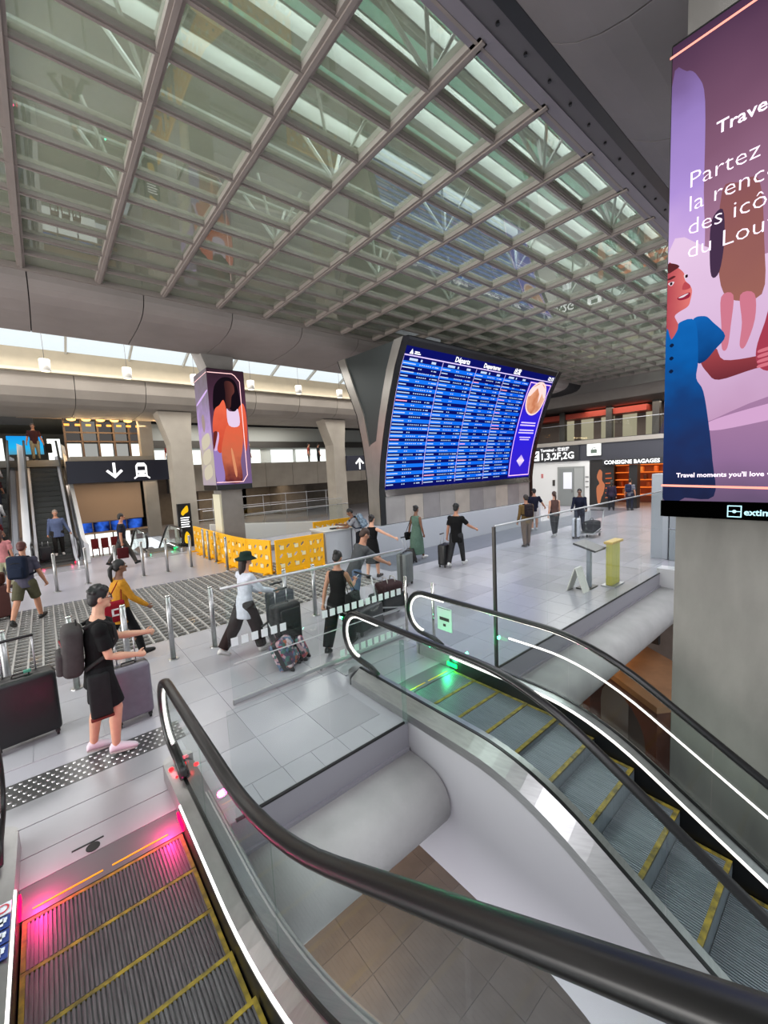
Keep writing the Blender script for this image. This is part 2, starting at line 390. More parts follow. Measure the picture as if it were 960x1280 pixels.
# ---- columns
def flared(name, x0, x1, y0, y1, zt, zf, fl, m, z0=0):
    s = setting(name); mb = MB()
    mb.loft([[(x0, y0, z0), (x1, y0, z0), (x1, y1, z0), (x0, y1, z0)], [(x0, y0, zf), (x1, y0, zf), (x1, y1, zf), (x0, y1, zf)],
             [(x0-fl, y0, zt), (x1+fl*.25, y0, zt), (x1+fl*.25, y1, zt), (x0-fl, y1, zt)]])
    struct('shaft', mb, m, s); return s
flared('column_pillar', 5.02, 5.80, 15.35, 16.2, 7.55, 6.6, .36, CONC)
flared('column_far', 4.62, 5.50, 20.3, 21.2, 6.05, 4.6, .42, CONCW)
flared('column_middle', 13.25, 14.05, 20.3, 21.2, 6.05, 4.6, .55, CONCW)
flared('column_slim', 4.3, 4.9, 25.3, 25.9, 7, 6.0, .0, CONCW)
flared('column_back', 10.2, 12.0, 31, 31.8, 6.9, 6.2, .0, CREAM)
# ---- upper floor at the back
mb = MB(); SLABM = mat('slab_edge', (.56, .54, .50), .7, var=.06)
mb.box(1.15, 4.62, 24.2, 36, 4.10, 4.33); mb.box(-2.9, 1.15, 26.95, 36, 4.0, 4.33); mb.box(-14, -2.9, 24, 36, 4.0, 4.33)
mb.box(4.62, 28, 26.2, 38, 3.3, 3.66); mb.box(-14, 28, 24, 40, 6.9, 7.1); mb.box(-14, 30, 40, 40.3, 0, 7.1)
struct('floor_upper', mb, SLABM)
s5 = setting('wall_gallery')
pp = MB().box(.01, 1.95, 0, .28, 0, 1.58).mesh('parapet_panel', CONCW)
for k in range(11): piece(s5, 'parapet_panel', pp, (5.6+1.96*k, 25.9, 2.28))
struct('parapet_core', MB().box(5.5, 27, 26.0, 26.15, 2.26, 3.84), JOINT, s5)
# walls under and behind the gallery
mb = MB()
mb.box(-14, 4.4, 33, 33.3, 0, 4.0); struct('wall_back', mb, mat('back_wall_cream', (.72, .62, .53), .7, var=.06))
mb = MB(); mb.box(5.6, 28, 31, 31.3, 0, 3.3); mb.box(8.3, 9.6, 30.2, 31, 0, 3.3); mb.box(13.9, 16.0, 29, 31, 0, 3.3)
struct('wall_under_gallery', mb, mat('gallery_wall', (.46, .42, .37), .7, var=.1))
mb = MB(); mb.box(-14.3, -14, 3, 45, 0, 11); struct('wall_left', mb, CONC)
# ---- right hand wall: white wall with door, dark band, shop front, upper gallery
XW = 27.0
mb = MB(); mb.box(XW, XW+.3, 11.75, 24, 0, 3.0); struct('wall_right', mb, mat('white_wall', (.80, .80, .79), .6))
mb = MB(); mb.box(XW-.05, XW+9, -10, 24, 2.98, 4.02); struct('trim_4', mb, mat('dark_band_panel', (.185, .19, .22), .45))
mb = MB(); mb.box(XW-.12, XW+.1, -10, 24, 4.02, 4.27); struct('trim_5', mb, mat('band_capping', (.60, .58, .55), .4, .5))
mb = MB(); mb.box(XW+9, XW+9.3, -10, 24, 0, 9); mb.box(XW, XW+9, 23.7, 24, 0, 9); struct('wall_end', mb, mat('end_wall', (.45, .42, .39), .7))
mb = MB(); mb.box(28, 40, -10, 24, 7.9, 8.2); mb.box(27.9, 28.4, -10, 14, 7.35, 8.0); struct('ceiling_gallery', mb, mat('gallery_soffit', (.44, .42, .40), .7))
struct('gallery_fascia', MB().prism([(27.9, 7.5), (28.5, 6.75), (33, 6.7), (33, 7.5)], 1, -10, 24), mat('gallery_fascia_paint', (.42, .395, .37), .7, var=.05))
d1 = setting('door_1')
struct('door_frame', MB().box(XW-.05, XW+.02, 12.05, 13.85, 0, 2.62), mat('door_frame_grey', (.50, .51, .50), .5), d1)
struct('door_leaf', MB().box(XW-.08, XW-.05, 12.75, 13.72, .02, 2.5), mat('door_leaf_grey', (.46, .475, .47), .5), d1)
struct('side_panel', MB().box(XW-.08, XW-.05, 12.12, 12.7, .02, 2.5), mat('door_side_grey', (.56, .57, .56), .5), d1)
struct('door_notice', MB().box(XW-.095, XW-.08, 12.85, 13.42, 1.15, 2.25), mat('paper', (.86, .87, .90), .7), d1)
struct('door_handle', MB().box(XW-.14, XW-.08, 12.82, 12.88, .95, 1.1), STEEL, d1)
for z, w, y0 in ((2.1, .5, 14.9), (2.0, .45, 14.9), (1.9, .4, 14.9)): MB().box(XW-.012, XW, y0, y0+.16, z, z+.07).build('wall_notice', mat('red_notice', (.70, .22, .22), .6), d1)
MB().box(XW-.06, XW, 14.05, 14.2, 1.35, 1.75).build('wall_switch', DKSTEEL, d1)
for z in (1.6, 1.9, 1.25): MB().box(XW-.03, XW, 11.8, 12.0, z, z+.05).build('wall_hinge', DKSTEEL, d1)
# ---- edge of the opening: steel fascia, rounded concrete ledge, soffit
def edge(name, x0, x1):
    s = setting(name)
    struct('fascia', MB().prism([(3.45, .02), (3.45, -.30), (3.43, -.30), (3.43, .02)], 0, x0, x1), STEELF, s)
    struct('fascia_lip', MB().box(x0, x1, 3.40, 3.46, -.335, -.30), STEELF, s)
    n = 10; pr = [(3.6, -.335), (3.30, -.335)]+[(3.05-.36*sin(pi*k/n)*1.0 if False else 3.12-.34*sin(pi*k/n), -.68+.33*cos(pi*k/n)) for k in range(n+1)]+[(3.3, -1.02), (3.6, -1.02)]
    struct('ledge', MB().prism(pr, 0, x0, x1), BULL, s, True)
    struct('slab_under', MB().box(x0, x1, 3.5, 20, -1.05, -.3), BULL, s)
    return s
STEELF = mat('steel_fascia', (.60, .59, .62), .45, .35)
edge('trim_6', .96, 3.04); edge('trim_7', 4.86, 12.1)
struct('trim_8', MB().box(11.95, 12.35, 2.95, 3.5, -.95, .14), WHITE)
# ---- lower level
lf = setting('floor_lower')
struct('screed', MB().box(-2, 30, -8, 20, LOW-.3, LOW-.008), GROUT, lf)
la = mat('lower_floor_tile', (.46, .45, .455), .35, var=.18, scale=1.6); lb = mat('lower_floor_tile_dark', (.445, .435, .44), .35, var=.18, scale=1.8)
ta = MB().box(.004, .596, .004, .596, -.008, 0).mesh('tile', la); t2 = MB().box(.004, .596, .004, .596, -.008, 0).mesh('tile', lb)
for i in range(16):
    for j in range(16):
        piece(lf, 'tile', random.choice((ta, t2)), (.65+.6*i, -1.53+.6*j, LOW))
struct('wall_lower', MB().box(-2, 30, 12, 12.3, LOW, -.3), mat('lower_wall', (.55, .5, .46), .7))
struct('wall_lower_right', MB().box(14.6, 15, -8, 12, LOW, -1.1), mat('lower_wall_grey', (.52, .5, .5), .7, var=.1))
area('lower_warm_lamps', (3.4, 6.6, -1.15), (3, 1.0), 62, (1, .52, .18))
struct('wall_lower_back', MB().box(8.6, 11.6, 5.4, 5.6, LOW, -1.06), mat('lower_wall_pale', (.66, .58, .50), .6))
area('lower_warm_lamps', (9.8, 4.6, -1.1), (2, .8), 30, (1, .55, .2))
area('lower_warm_lamps', (11.5, 5.2, -1.2), (5, 1.5), 18, (1, .6, .35))
area('lower_white_fill', (.1, 0.5, -.8), (1.5, 6), 430, (.97, .97, 1))  # unseen white fill added to brighten the lower floor
area('lower_white_fill', (8, -2.5, -1.0), (5, 3), 150, (1, .97, .97))
# ================================================================== ESCALATORS
TREADM = mat('step_tread', (.25, .24, .25), .5, .3, var=.35, scale=5, stretch=(30, 1.2, 1), col2=(.38, .37, .38))
TREADG = mat('step_tread_bluish', (.40, .43, .46), .42, .35, var=.25, scale=4, stretch=(30, 1.2, 1), col2=(.48, .51, .54))
COMBM = mat('comb_plate_metal', (.45, .45, .46), .4, .6)
LANDM = mat('landing_plate_metal', (.66, .66, .68), .35, .45, var=.05, scale=2)
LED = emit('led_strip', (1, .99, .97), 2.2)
EGLASS = glass('balustrade_glass', (.93, .965, .95), 0.02, 0.35, power=6.0)
def escalator(name, label, cx, yc, d, upz, smax, s0, w, n, treadm, lamp, group=None, panel='glass', depth=1.5, hw=.52, outm=None, landing=True, floorclip=None, ledrail=False, smin=-.75, sl=.577, simple=False, led=True, ew=.04, drawn_reflection=False):
    T = thing(name, label, 'escalator', (cx, yc, 0), 0, group)
    def zp(s):
        if s <= s0: return 0.0
        if s < s0+w: return upz*sl*(s-s0)**2/(2*w)
        return upz*sl*(s-s0-w/2)
    S = [smin, -.4, -.1, .2]+[s0+w*k/8 for k in range(9)]
    S = sorted(set(round(x, 3) for x in S if x < smax)); x = s0+w+.5
    while x < smax: S.append(x); x += .6
    S.append(smax)
    def P(x, s, z): return (cx+x, yc+d*s, z)
    def sweep(prof, ss, mb=None):
        mb = mb or MB(); return mb.loft([[P(x, s, zp(s)+z) for x, z in prof] for s in ss])
    outm = outm or WHITE; DK = outm if panel == 'solid' else STEEL
    for sd in (-1, 1):
        q = lambda pr: [(sd*x, z) for x, z in pr]
        sweep(q([(hw+.004, -.2), (hw+.004, .16), (hw+.02, .16), (hw+.02, -.2)]), [s for s in S if s >= -.1] , None).build('skirt', RUBBER if not simple else DKSTEEL, T)
        sweep(q([(hw+.02, .0), (hw+.02, .185), (hw+.115, .20), (hw+.115, .0)]), S).build('inner_deck', DK, T)
        sweep(q([(hw+.145, .0), (hw+.145, .20), (hw+.30, .10), (hw+.30, .0)]), S).build('outer_deck', DK, T)
        if led: sweep(q([(hw+.008, .162), (hw+.008, .182), (hw+.022, .188), (hw+.022, .162)]), [s for s in S if s >= -.1]).build('led_strip', LED, T) if not (drawn_reflection and sd == -1) else None
        sweep(q([(hw+.115, .1), (hw+.115, .215), (hw+.145, .215), (hw+.145, .1)]), S).build('glass_gasket', RUBBER, T)
        # rounded end of the decks
        mb = MB(); k = 8
        mb.loft([[P(sd*(hw+.16+.14*cos(pi*i/k)), smin-.02-.13*sin(pi*i/k), z) for i in range(k+1)] for z in (0.0, .155, .175)])
        mb.build('deck_end', STEEL, T)
        hx = sd*(hw+.13)
        # handrail: top run, newel arc, return
        ch, r = .66, .34
        pts = [(s, zp(s)+1.0) for s in reversed(S)]+[(smin-r*sin(pi*i/12), ch+r*cos(pi*i/12)) for i in range(1, 13)]+[(smin+.25, .30), (smin+.4, .235)]
        MB().tube([P(hx, s, z) for s, z in pts], .047, 10, True, .031, side=(1, 0, 0)).build('handrail', RUBBER, T, True)
        gp = [(s, z-.034*(1 if i < len(S)+1 else -.5)) for i, (s, z) in enumerate(pts[:len(S)])]+[(smin-(r-.036)*sin(pi*i/12), ch+(r-.036)*cos(pi*i/12)) for i in range(1, 13)]
        if not simple: MB().tube([P(hx, s, z) for s, z in gp], .02, 6, True, .012, side=(1, 0, 0)).build('handrail_guide', CHROME, T, True)
        if ledrail:
            lp = [(s, zp(s)+.945) for s in (-.3, smin)]+[(smin-(r-.062)*sin(pi*i/12), ch+(r-.062)*cos(pi*i/12)) for i in range(1, 13)]
            MB().tube([P(hx, s, z) for s, z in lp], .013, 6, True, .010, side=(1, 0, 0)).build('newel_led', LED, T, True)
        if drawn_reflection and sd == 1:
            ss = [.85]+[s for s in S if s > .9]; sweep([(hw+.113, .70), (hw+.113, .722), (hw+.121, .722), (hw+.121, .70)], ss).build('drawn_led_reflection', LED, T)  # glowing strip drawn for the reflection of an LED line in the glass
        # balustrade panels
        gm = EGLASS if panel == 'glass' else outm
        mb = MB(); arc = [(smin-(r-.05)*sin(pi*i/10), ch+(r-.05)*cos(pi*i/10)) for i in range(11)]
        poly = [(.28, .95)]+arc+[(.28, .21)]
        mb.prism([(yc+d*s, z) for s, z in poly], 0, cx+hx-.006, cx+hx+.006); mb.build('newel_panel', EGLASS if panel == 'glass' else outm, T)
        a = .29
        while a < smax-.05:
            b = min(a+1.35, smax); ss = [a]+[s for s in S if a < s < b]+[b]
            mb = MB(); mb.loft([[P(hx-.006, s, zp(s)+.21), P(hx+.006, s, zp(s)+.21), P(hx+.006, s, zp(s)+.955), P(hx-.006, s, zp(s)+.955)] for s in ss])
            mb.build('balustrade_panel', gm, T); a = b+.01
        # outer cladding
        def zb(s):
            v = zp(s-.45 if upz < 0 else s)-depth
            return v if floorclip is None else max(v, floorclip)
        ss = [s for s in S if s >= -.42] if upz < 0 and landing else S
        mb = MB(); mb.loft([[P(sd*(hw+.292), s, zb(s)), P(sd*(hw+.275), s, zb(s)), P(sd*(hw+.275), s, zp(s)+.01), P(sd*(hw+.292), s, zp(s)+.01)] for s in ss])
        mb.build('side_cladding', outm, T)
    mb = MB(); ss = [s for s in S if s >= -.42]
    mb.loft([[P(-(hw+.28), s, zb(s)), P(hw+.28, s, zb(s)), P(hw+.28, s, zb(s)+.04), P(-(hw+.28), s, zb(s)+.04)] for s in ss])
    mb.build('underside', outm, T)
    # steps with grooved treads and yellow edges
    for i in range(n):
        a = .4*i
        if a+.4 > smax: break
        z0 = zp(a+.2) if upz > 0 else zp(a+.2)
        ya, yb = yc+d*(a+.003), yc+d*(a+.397)
        y0, y1 = min(ya, yb), max(ya, yb)
        mb = MB(); mb.box(cx-hw+.004, cx+hw-.004, y0, y1, z0-.26, z0-.012)
        k = 0; x = cx-hw+.01
        while x < cx+hw-.02 and not simple:
            mb.box(x, x+.014, y0, y1, z0-.012, z0); x += .0235
        if simple: mb.box(cx-hw+.004, cx+hw-.004, y0, y1, z0-.012, z0)
        st = mb.build('step', treadm, T)
        yn = ya if upz > 0 else yb; sg = (1 if upz > 0 else -1)*d
        m2 = MB(); m2.box(cx-hw+.006, cx+hw-.006, min(yn, yn+sg*ew), max(yn, yn+sg*ew), z0-.02, z0+.0015)
        if not simple:
            m2.box(cx-hw+.006, cx-hw+.006+ew, y0, y1, z0-.02, z0+.0012); m2.box(cx+hw-.006-ew, cx+hw-.006, y0, y1, z0-.02, z0+.0012)
        o = m2.build('step_edge', YPAINT if not simple else STEEL, T); o.parent = st
    if landing:
        mb = MB(); ya, yb = yc-d*.30, yc-d*.0
        mb.box(cx-hw-.01, cx+hw+.01, min(ya, yb), max(ya, yb), -.05, .008); cp = mb.build('comb_plate', COMBM, T)
        m2 = MB(); y = yc-d*.06; m2.box(cx-hw+.06, cx-.04, y-.008, y+.008, 0, .0105); m2.box(cx+.02, cx+hw-.1, y-.008, y+.008, 0, .0105)
        o = m2.build('comb_line', YEL, T); o.parent = cp
        for a, b in ((-.31, -.62), (-.63, -1.02), (-1.03, -1.40)):
            m3 = MB(); ya, yb = yc+d*a, yc+d*b; m3.box(cx-hw-.10 if a > -.7 else cx-hw-.2, cx+hw+.10 if a > -.7 else cx+hw+.2, min(ya, yb), max(ya, yb), -.005, .006); m3.build('landing_plate', LANDM, T)
    if lamp:
        col, pw = lamp; em = emit('comb_lamp_%d_%d' % (col[0]*100, col[1]*100), col, 6.0)
        for sd in (-1, 1):
            MB().box(cx+sd*(hw+.0)-.006, cx+sd*(hw+.0)+.006, yc-d*.05-.09, yc-d*.05+.09, .045, .10).build('comb_light', em, T)
            point('comb_lamp', (cx+sd*(hw-.10), yc-d*.06, .12), pw, col, .03)
    return T, zp
E1, z1 = escalator('escalator', 'near escalator with dark grooved steps and red comb lights', .10, 3.65, -1, 1, 5.4, .91, 1.4, 13, TREADM, ((1, .02, .22), 13), depth=.6, outm=mat('escalator_cladding', (.60, .60, .58), .4, .4), floorclip=-.3, ledrail=True, ew=.026)
E2, z2 = escalator('escalator', 'escalator going down with green comb lights and white side cladding', 3.88, 3.85, -1, -1, 9.6, 1.30, 1.2, 23, TREADG, ((.05, 1, .35), 9), depth=1.55, outm=mat('white_cladding', (.69, .675, .70), .5), ledrail=True, drawn_reflection=True)
E3, z3 = escalator('escalator', 'far escalator to the upper floor with silver steps between white sides', .17, 19.5, 1, 1, 8.6, .55, .9, 20, mat('far_step', (.33, .34, .33), .5, .3), ((1, .05, .2), .6), group=None, panel='solid', depth=.6, outm=mat('white_balustrade', (.88, .89, .92), .35, .1), floorclip=-.05, simple=True, smin=-.4, led=False)
S3 = [-.3, 0, .4, .9, 1.2, 1.6]+[2.2+.8*k for k in range(9)]
for x0, x1 in ((-.93, -.66), (.84, .99)):
    mb = MB(); mb.loft([[(.17+x0, 19.5+s, 0 if s < .5 else z3(s)-.3), (.17+x1, 19.5+s, 0 if s < .5 else z3(s)-.3), (.17+x1, 19.5+s, z3(s)+.72), (.17+x0, 19.5+s, z3(s)+.86)] for s in S3])
    mb.build('white_side_deck', mat('white_side_deck', (.90, .91, .92), .4), E3)
E4, z4 = escalator('escalator', 'crowded far escalator beside the picture edge, people riding up', -1.75, 19.5, 1, 1, 8.6, .55, .9, 20, mat('far_step', (.33, .34, .33)), None, panel='solid', depth=.6, outm=mat('white_balustrade', (.8, .8, .8)), floorclip=-.05, simple=True, smin=-.4, led=False)
E5, z5 = escalator('escalator', 'small far escalator going down behind the bollards with green light', 3.62, 19.4, 1, -1, 5.0, .9, 1.0, 10, mat('far_step', (.33, .34, .33)), ((.05, 1, .5), .5), depth=.8, simple=True, ledrail=True, outm=DKSTEEL)
# red entry lamps and label plate on the near escalator
for sd in (1,):
    m = emit('red_lamp', (1, .08, .10), 7.0)
    MB().cyl((.10+sd*.585, 4.27, .19), .022, .012, 10).build('stop_lamp', m, E1)
    MB().cyl((.10+sd*.80, 4.22, .16), .022, .012, 10).build('stop_lamp', m, E1)
    MB().cyl((.10+sd*.60, 4.12, .19), .010, .012, 8).build('stop_lamp', m, E1)
    point('stop_glow', (.10+.585, 4.27, .26), .12, (1, .1, .15), .02)
MB().cyl((.02, 4.02, .006), .05, .004, 14).build('floor_emblem', BLACK, E1)
MB().box(-.12, .10, 4.075, 4.09, .006, .0095).build('floor_emblem_bar', BLACK, E1)
# pictogram plates on the left deck
PIC = mat('pictogram_blue', (.12, .22, .50), .5); pw = mat('pictogram_white', (.85, .86, .9), .5); prd = mat('pictogram_red', (.75, .2, .25), .5)
for i in range(4):
    y = 3.60-.115*i; b = MB(); b.box(-.533, -.447, y-.05, y+.05, .196, .2005)
    o = b.build('pictogram_plate', pw if i == 0 else PIC, E1); o.location.z += .004
    g = MB()
    if i == 0:
        g.loft([[(-.49+.034*cos(2*pi*k/16), y+.038*sin(2*pi*k/16), .2045) for k in range(16)], [(-.49+.024*cos(2*pi*k/16), y+.027*sin(2*pi*k/16), .2055) for k in range(16)]], False)
        q = g.build('pictogram', prd, E1)
    else:
        g.box(-.515, -.465, y-.01, y+.008, .2045, .2055); g.box(-.50, -.48, y-.03, y+.035, .2045, .2055); g.box(-.485, -.462, y+.008, y+.03, .2045, .2055)
        q = g.build('pictogram', pw, E1)
    q.parent = o; 
# white notice hung on the right balustrade of the descending escalator
nb = MB(); nb.box(4.515, 4.528, 3.98, 4.27, .50, .86); nbo = nb.build('notice_plate', mat('notice_green_white', (.74, .84, .80), .5), E2)
q = MB(); q.box(4.510, 4.516, 4.03, 4.22, .66, .71); q.box(4.510, 4.516, 4.10, 4.15, .57, .61); q = q.build('notice_print', DKSTEEL, E2); q.parent = nbo
q = MB(); q.box(4.511, 4.516, 4.0, 4.25, .845, .853); q = q.build('notice_clip', CHROME, E2); q.parent = nbo

# ================================================================== glass balustrade along the opening
def balustrade(name, label, runs, z0, z1, posts, rail=True, pm=None):
    T = thing(name, label, 'balustrade', (runs[0][0][0], runs[0][0][1], 0))
    for (xa, ya), (xb, yb), n in runs:
        a = V((xa, ya, 0)); b = V((xb, yb, 0)); dr = (b-a).normalized(); nn = V((-dr.y, dr.x, 0))*.008
        for k in range(n):
            p = a+(b-a)*(k/n)+dr*.006; q = a+(b-a)*((k+1)/n)-dr*.006
            mb = MB(); mb.loft([[p-nn+V((0, 0, z0)), p+nn+V((0, 0, z0)), p+nn+V((0, 0, z1)), p-nn+V((0, 0, z1))], [q-nn+V((0, 0, z0)), q+nn+V((0, 0, z0)), q+nn+V((0, 0, z1)), q-nn+V((0, 0, z1))]])
            mb.build('pane', GLASS, T)
        if rail: MB().tube([a+V((0, 0, z1+.008)), b+V((0, 0, z1+.008))], .014, 8).build('top_rail', ALU, T, True)
        MB().tube([a+V((0, 0, z0+.015)), b+V((0, 0, z0+.015))], .018, 6).build('base_channel', BLACK, T)
    for x, y in posts: MB().box(x-.02, x+.02, y-.02, y+.02, 0, z1).build('post', pm or DKSTEEL, T)
    return T
balustrade('glass_balustrade', 'low glass balustrade over the steel edge between the two near escalators', [((1.0, 3.44), (3.0, 3.44), 2)], .0, 1.02, [(3.02, 3.44)], False, glass('post_glass', (.8, .9, .86), .1, .5))
balustrade('glass_balustrade', 'tall glass balustrade running from dark corner post to the concrete column', [((4.88, 3.44), (12.1, 3.44), 5)], .0, 2.12, [(4.86, 3.44)])
# ================================================================== SCREENS, SIGNS
def spline(pts, sub=4):
    n = len(pts); out = []
    for i in range(n):
        p0, p1, p2, p3 = (V((*pts[(i+k-1) % n], 0)) for k in range(4))
        for j in range(sub):
            t = j/sub; q = .5*((2*p1)+(-p0+p2)*t+(2*p0-5*p1+4*p2-p3)*t*t+(-p0+3*p1-3*p2+p3)*t**3); out.append((q.x, q.y))
    return out
def gradmat(name, axis, stops, strength=1.0, noise=0.0, nscale=1.5):
    """screen picture background: emission with a colour ramp along an object axis"""
    m = bpy.data.materials.new(name); m.use_nodes = True; nt = m.node_tree; nt.nodes.clear()
    tc = nt.nodes.new('ShaderNodeTexCoord'); sp = nt.nodes.new('ShaderNodeSeparateXYZ'); nt.links.new(tc.outputs['Generated'], sp.inputs[0])
    src = sp.outputs[axis]
    if noise:
        n = nt.nodes.new('ShaderNodeTexNoise'); n.inputs['Scale'].default_value = nscale; nt.links.new(tc.outputs['Object'], n.inputs['Vector'])
        a = nt.nodes.new('ShaderNodeMath'); a.operation = 'MULTIPLY_ADD'; a.inputs[1].default_value = noise; nt.links.new(n.outputs['Fac'], a.inputs[0])
        b = nt.nodes.new('ShaderNodeMath'); b.operation = 'SUBTRACT'; b.inputs[1].default_value = noise/2; nt.links.new(src, a.inputs[2]); nt.links.new(a.outputs[0], b.inputs[0]); src = b.outputs[0]
    r = nt.nodes.new('ShaderNodeValToRGB'); e = nt.nodes.new('ShaderNodeEmission'); o = nt.nodes.new('ShaderNodeOutputMaterial')
    while len(r.color_ramp.elements) < len(stops): r.color_ramp.elements.new(.5)
    for el, (p, c) in zip(r.color_ramp.elements, stops): el.position = p; el.color = (*lin(c), 1)
    e.inputs[1].default_value = strength
    nt.links.new(src, r.inputs[0]); nt.links.new(r.outputs[0], e.inputs[0]); nt.links.new(e.outputs[0], o.inputs[0]); return m
class Flat:
    """draws flat shapes on a screen: frame T (u right, v up, n out), every layer a millimetre further out"""
    def __init__(s, T, parent): s.T = T; s.p = parent; s.k = 1
    def shape(s, name, pts, m, sm=True, clip=None):
        if sm: pts = spline(pts)
        if clip: pts = [(min(max(x, clip[0]), clip[1]), min(max(y, clip[2]), clip[3])) for x, y in pts]
        bm = bmesh.new(); vs = [bm.verts.new(s.T @ V((x, y, .0012*s.k))) for x, y in pts]
        f = bm.faces.new(vs); f.normal_update(); bmesh.ops.triangulate(bm, faces=[f], ngon_method='EAR_CLIP'); s.k += 1
        return MB().addbm(bm).build(name, m, s.p)
    def line(s, name, pts, w, m, closed=False):
        mb = MB(); P = [V((*p, 0)) for p in pts]; n = len(P)
        for i in range(n if closed else n-1):
            a, b = P[i], P[(i+1) % n]; d = (b-a).normalized(); q = V((-d.y, d.x, 0))*w/2; a = a-d*w/2; b = b+d*w/2
            mb.quad(*[s.T @ V((x.x, x.y, .0012*s.k)) for x in (a-q, b-q, b+q, a+q)])
        s.k += 1; return mb.build(name, m, s.p)
    def text(s, name, body, u, v, size, m, **kw):
        s.k += 1; return text(body, size, s.T @ Matrix.Translation((u, v, .0012*s.k)), m, name, s.p, ext=0.0005, **kw)
def E_(name, c, s=1.0): return emit(name, c, s)
# ---- big advertising screen on the near column
A1 = thing('advertising_screen', 'tall near advertising screen on the concrete column, girl in blue dress', 'screen', (5.4, .65, 2.35))
CX0, CX1 = -.10, 1.47
ADX = 5.15
MB().rbox(ADX+.004, 6.75, CX0-.02, CX1, 2.35, 6.98, .01, 1).build('casing', BLACK, A1)
F = Flat(frame((ADX, 1.46, 0), (0, -1, 0), (0, 0, 1)), A1); cl = (0.0, 1.54, 2.5, 6.95)
mb = MB(); mb.quad(*[F.T @ V((x, y, .0006)) for x, y in ((0, 2.5), (1.54, 2.5), (1.54, 6.95), (0, 6.95))])
mb.build('picture', gradmat('ad_backdrop', 2, [(0, (.42, .34, .46)), (.1, (.58, .44, .60)), (.3, (.72, .54, .68)), (.55, (.68, .50, .62)), (.75, (.52, .36, .46)), (1, (.30, .20, .30))], 1.0, .12, 1.2), A1)
F.shape('picture_arch', [(0, 6.60), (0.12, 6.66), (0.21, 6.55), (0.27, 6.30), (0.28, 5.5), (0.28, 4.92), (0, 4.92)], gradmat('ad_arch', 2, [(0, (.88, .74, .93)), (.4, (.70, .58, .86)), (.75, (.60, .50, .76)), (1, (.42, .32, .50))], 1.0, .3, 2), clip=cl)
F.shape('picture_floor', [(0, 5.06), (.3, 5.0), (.54, 4.78), (1.0, 4.74), (1.54, 4.7), (1.54, 3.6), (.82, 3.5), (.3, 3.3), (0, 3.3)], gradmat('ad_floor', 2, [(0, (.74, .56, .70)), (.35, (.84, .70, .84)), (1, (.92, .80, .92))], 1.0, .25, 2), clip=cl)
F.shape('picture_light', [(.38, 3.32), (.8, 3.43), (1.3, 3.5), (1.3, 3.38), (.8, 3.28), (.4, 3.23)], E_('ad_light', (.84, .66, .82)), clip=cl)
F.shape('picture_skirt', [(.42, 5.43), (.55, 5.44), (.68, 5.39), (.73, 4.87), (.73, 4.41), (.49, 4.46), (.41, 4.79)], gradmat('ad_skirt', 2, [(0, (.62, .40, .36)), (1, (.55, .34, .36))], 1.0, .4, 3), clip=cl)
F.shape('picture_shade', [(.35, 5.21), (.43, 5.27), (.45, 4.99), (.42, 4.72), (.36, 4.7), (.34, 4.96)], E_('ad_shade', (.28, .20, .30)), clip=cl)
for k, pl in enumerate(([(.44, 4.48), (.53, 4.47), (.52, 4.2), (.50, 4.0), (.46, 4.0), (.45, 4.2)], [(.58, 4.45), (.68, 4.43), (.69, 4.2), (.63, 3.98), (.59, 4.0), (.60, 4.2)])):
    F.shape('picture_leg', pl, E_('ad_leg', (.82, .48, .56)), clip=cl)
F.shape('picture_face', [(0, 4.91), (.05, 4.91), (.09, 4.88), (.14, 4.81), (.15, 4.74), (.19, 4.68), (.21, 4.62), (.2, 4.54), (.18, 4.48), (.11, 4.45), (.07, 4.42), (.09, 4.36), (.12, 4.27), (.08, 4.22), (0, 4.18)], gradmat('ad_face', 1, [(0, (.90, .48, .46)), (1, (.72, .30, .34))], 1.0, .5, 5), clip=cl)
F.shape('picture_hair', [(0, 4.95), (.06, 4.93), (.10, 4.89), (.06, 4.87), (0, 4.86)], E_('ad_hair', (.36, .16, .18)), clip=cl)
for k, pl in enumerate(([(.005, 4.755), (.03, 4.765), (.06, 4.755), (.035, 4.725)], [(.14, 4.79), (.16, 4.79), (.165, 4.76), (.15, 4.75)])):
    F.shape('picture_eye', pl, E_('ad_eye', (.93, .86, .90))); F.shape('picture_pupil', [(pl[1][0]-.006, pl[1][1]-.006), (pl[1][0]+.012, pl[1][1]-.006), (pl[1][0]+.012, pl[1][1]-.03), (pl[1][0]-.006, pl[1][1]-.03)], E_('ad_pupil', (.16, .07, .10)))
F.shape('picture_brow', [(0, 4.80), (.05, 4.815), (.07, 4.80), (.02, 4.785)], E_('ad_hair', (.36, .16, .18)))
F.shape('picture_nose', [(.15, 4.72), (.195, 4.675), (.19, 4.645), (.13, 4.655)], E_('ad_nose', (.74, .30, .33)))
F.shape('picture_mouth', [(.09, 4.585), (.15, 4.605), (.195, 4.605), (.19, 4.56), (.12, 4.555)], E_('ad_mouth', (.60, .16, .25)))
F.shape('picture_teeth', [(.10, 4.585), (.15, 4.60), (.185, 4.60), (.14, 4.578)], E_('ad_eye', (.93, .86, .90)))
F.shape('picture_arm', [(.30, 3.93), (.41, 4.02), (.48, 3.89), (.71, 3.87), (.79, 3.90), (.95, 3.95), (.95, 3.78), (.71, 3.76), (.45, 3.71), (.36, 3.79)], gradmat('ad_arm', 2, [(0, (.44, .18, .22)), (1, (.66, .28, .30))], 1.0), clip=cl)
F.shape('picture_hand', [(.84, 4.45), (.76, 4.15), (.71, 3.93), (.73, 3.78), (.82, 3.72), (1.0, 3.8), (1.05, 4.4)], E_('ad_hand', (.66, .24, .32)), clip=cl)
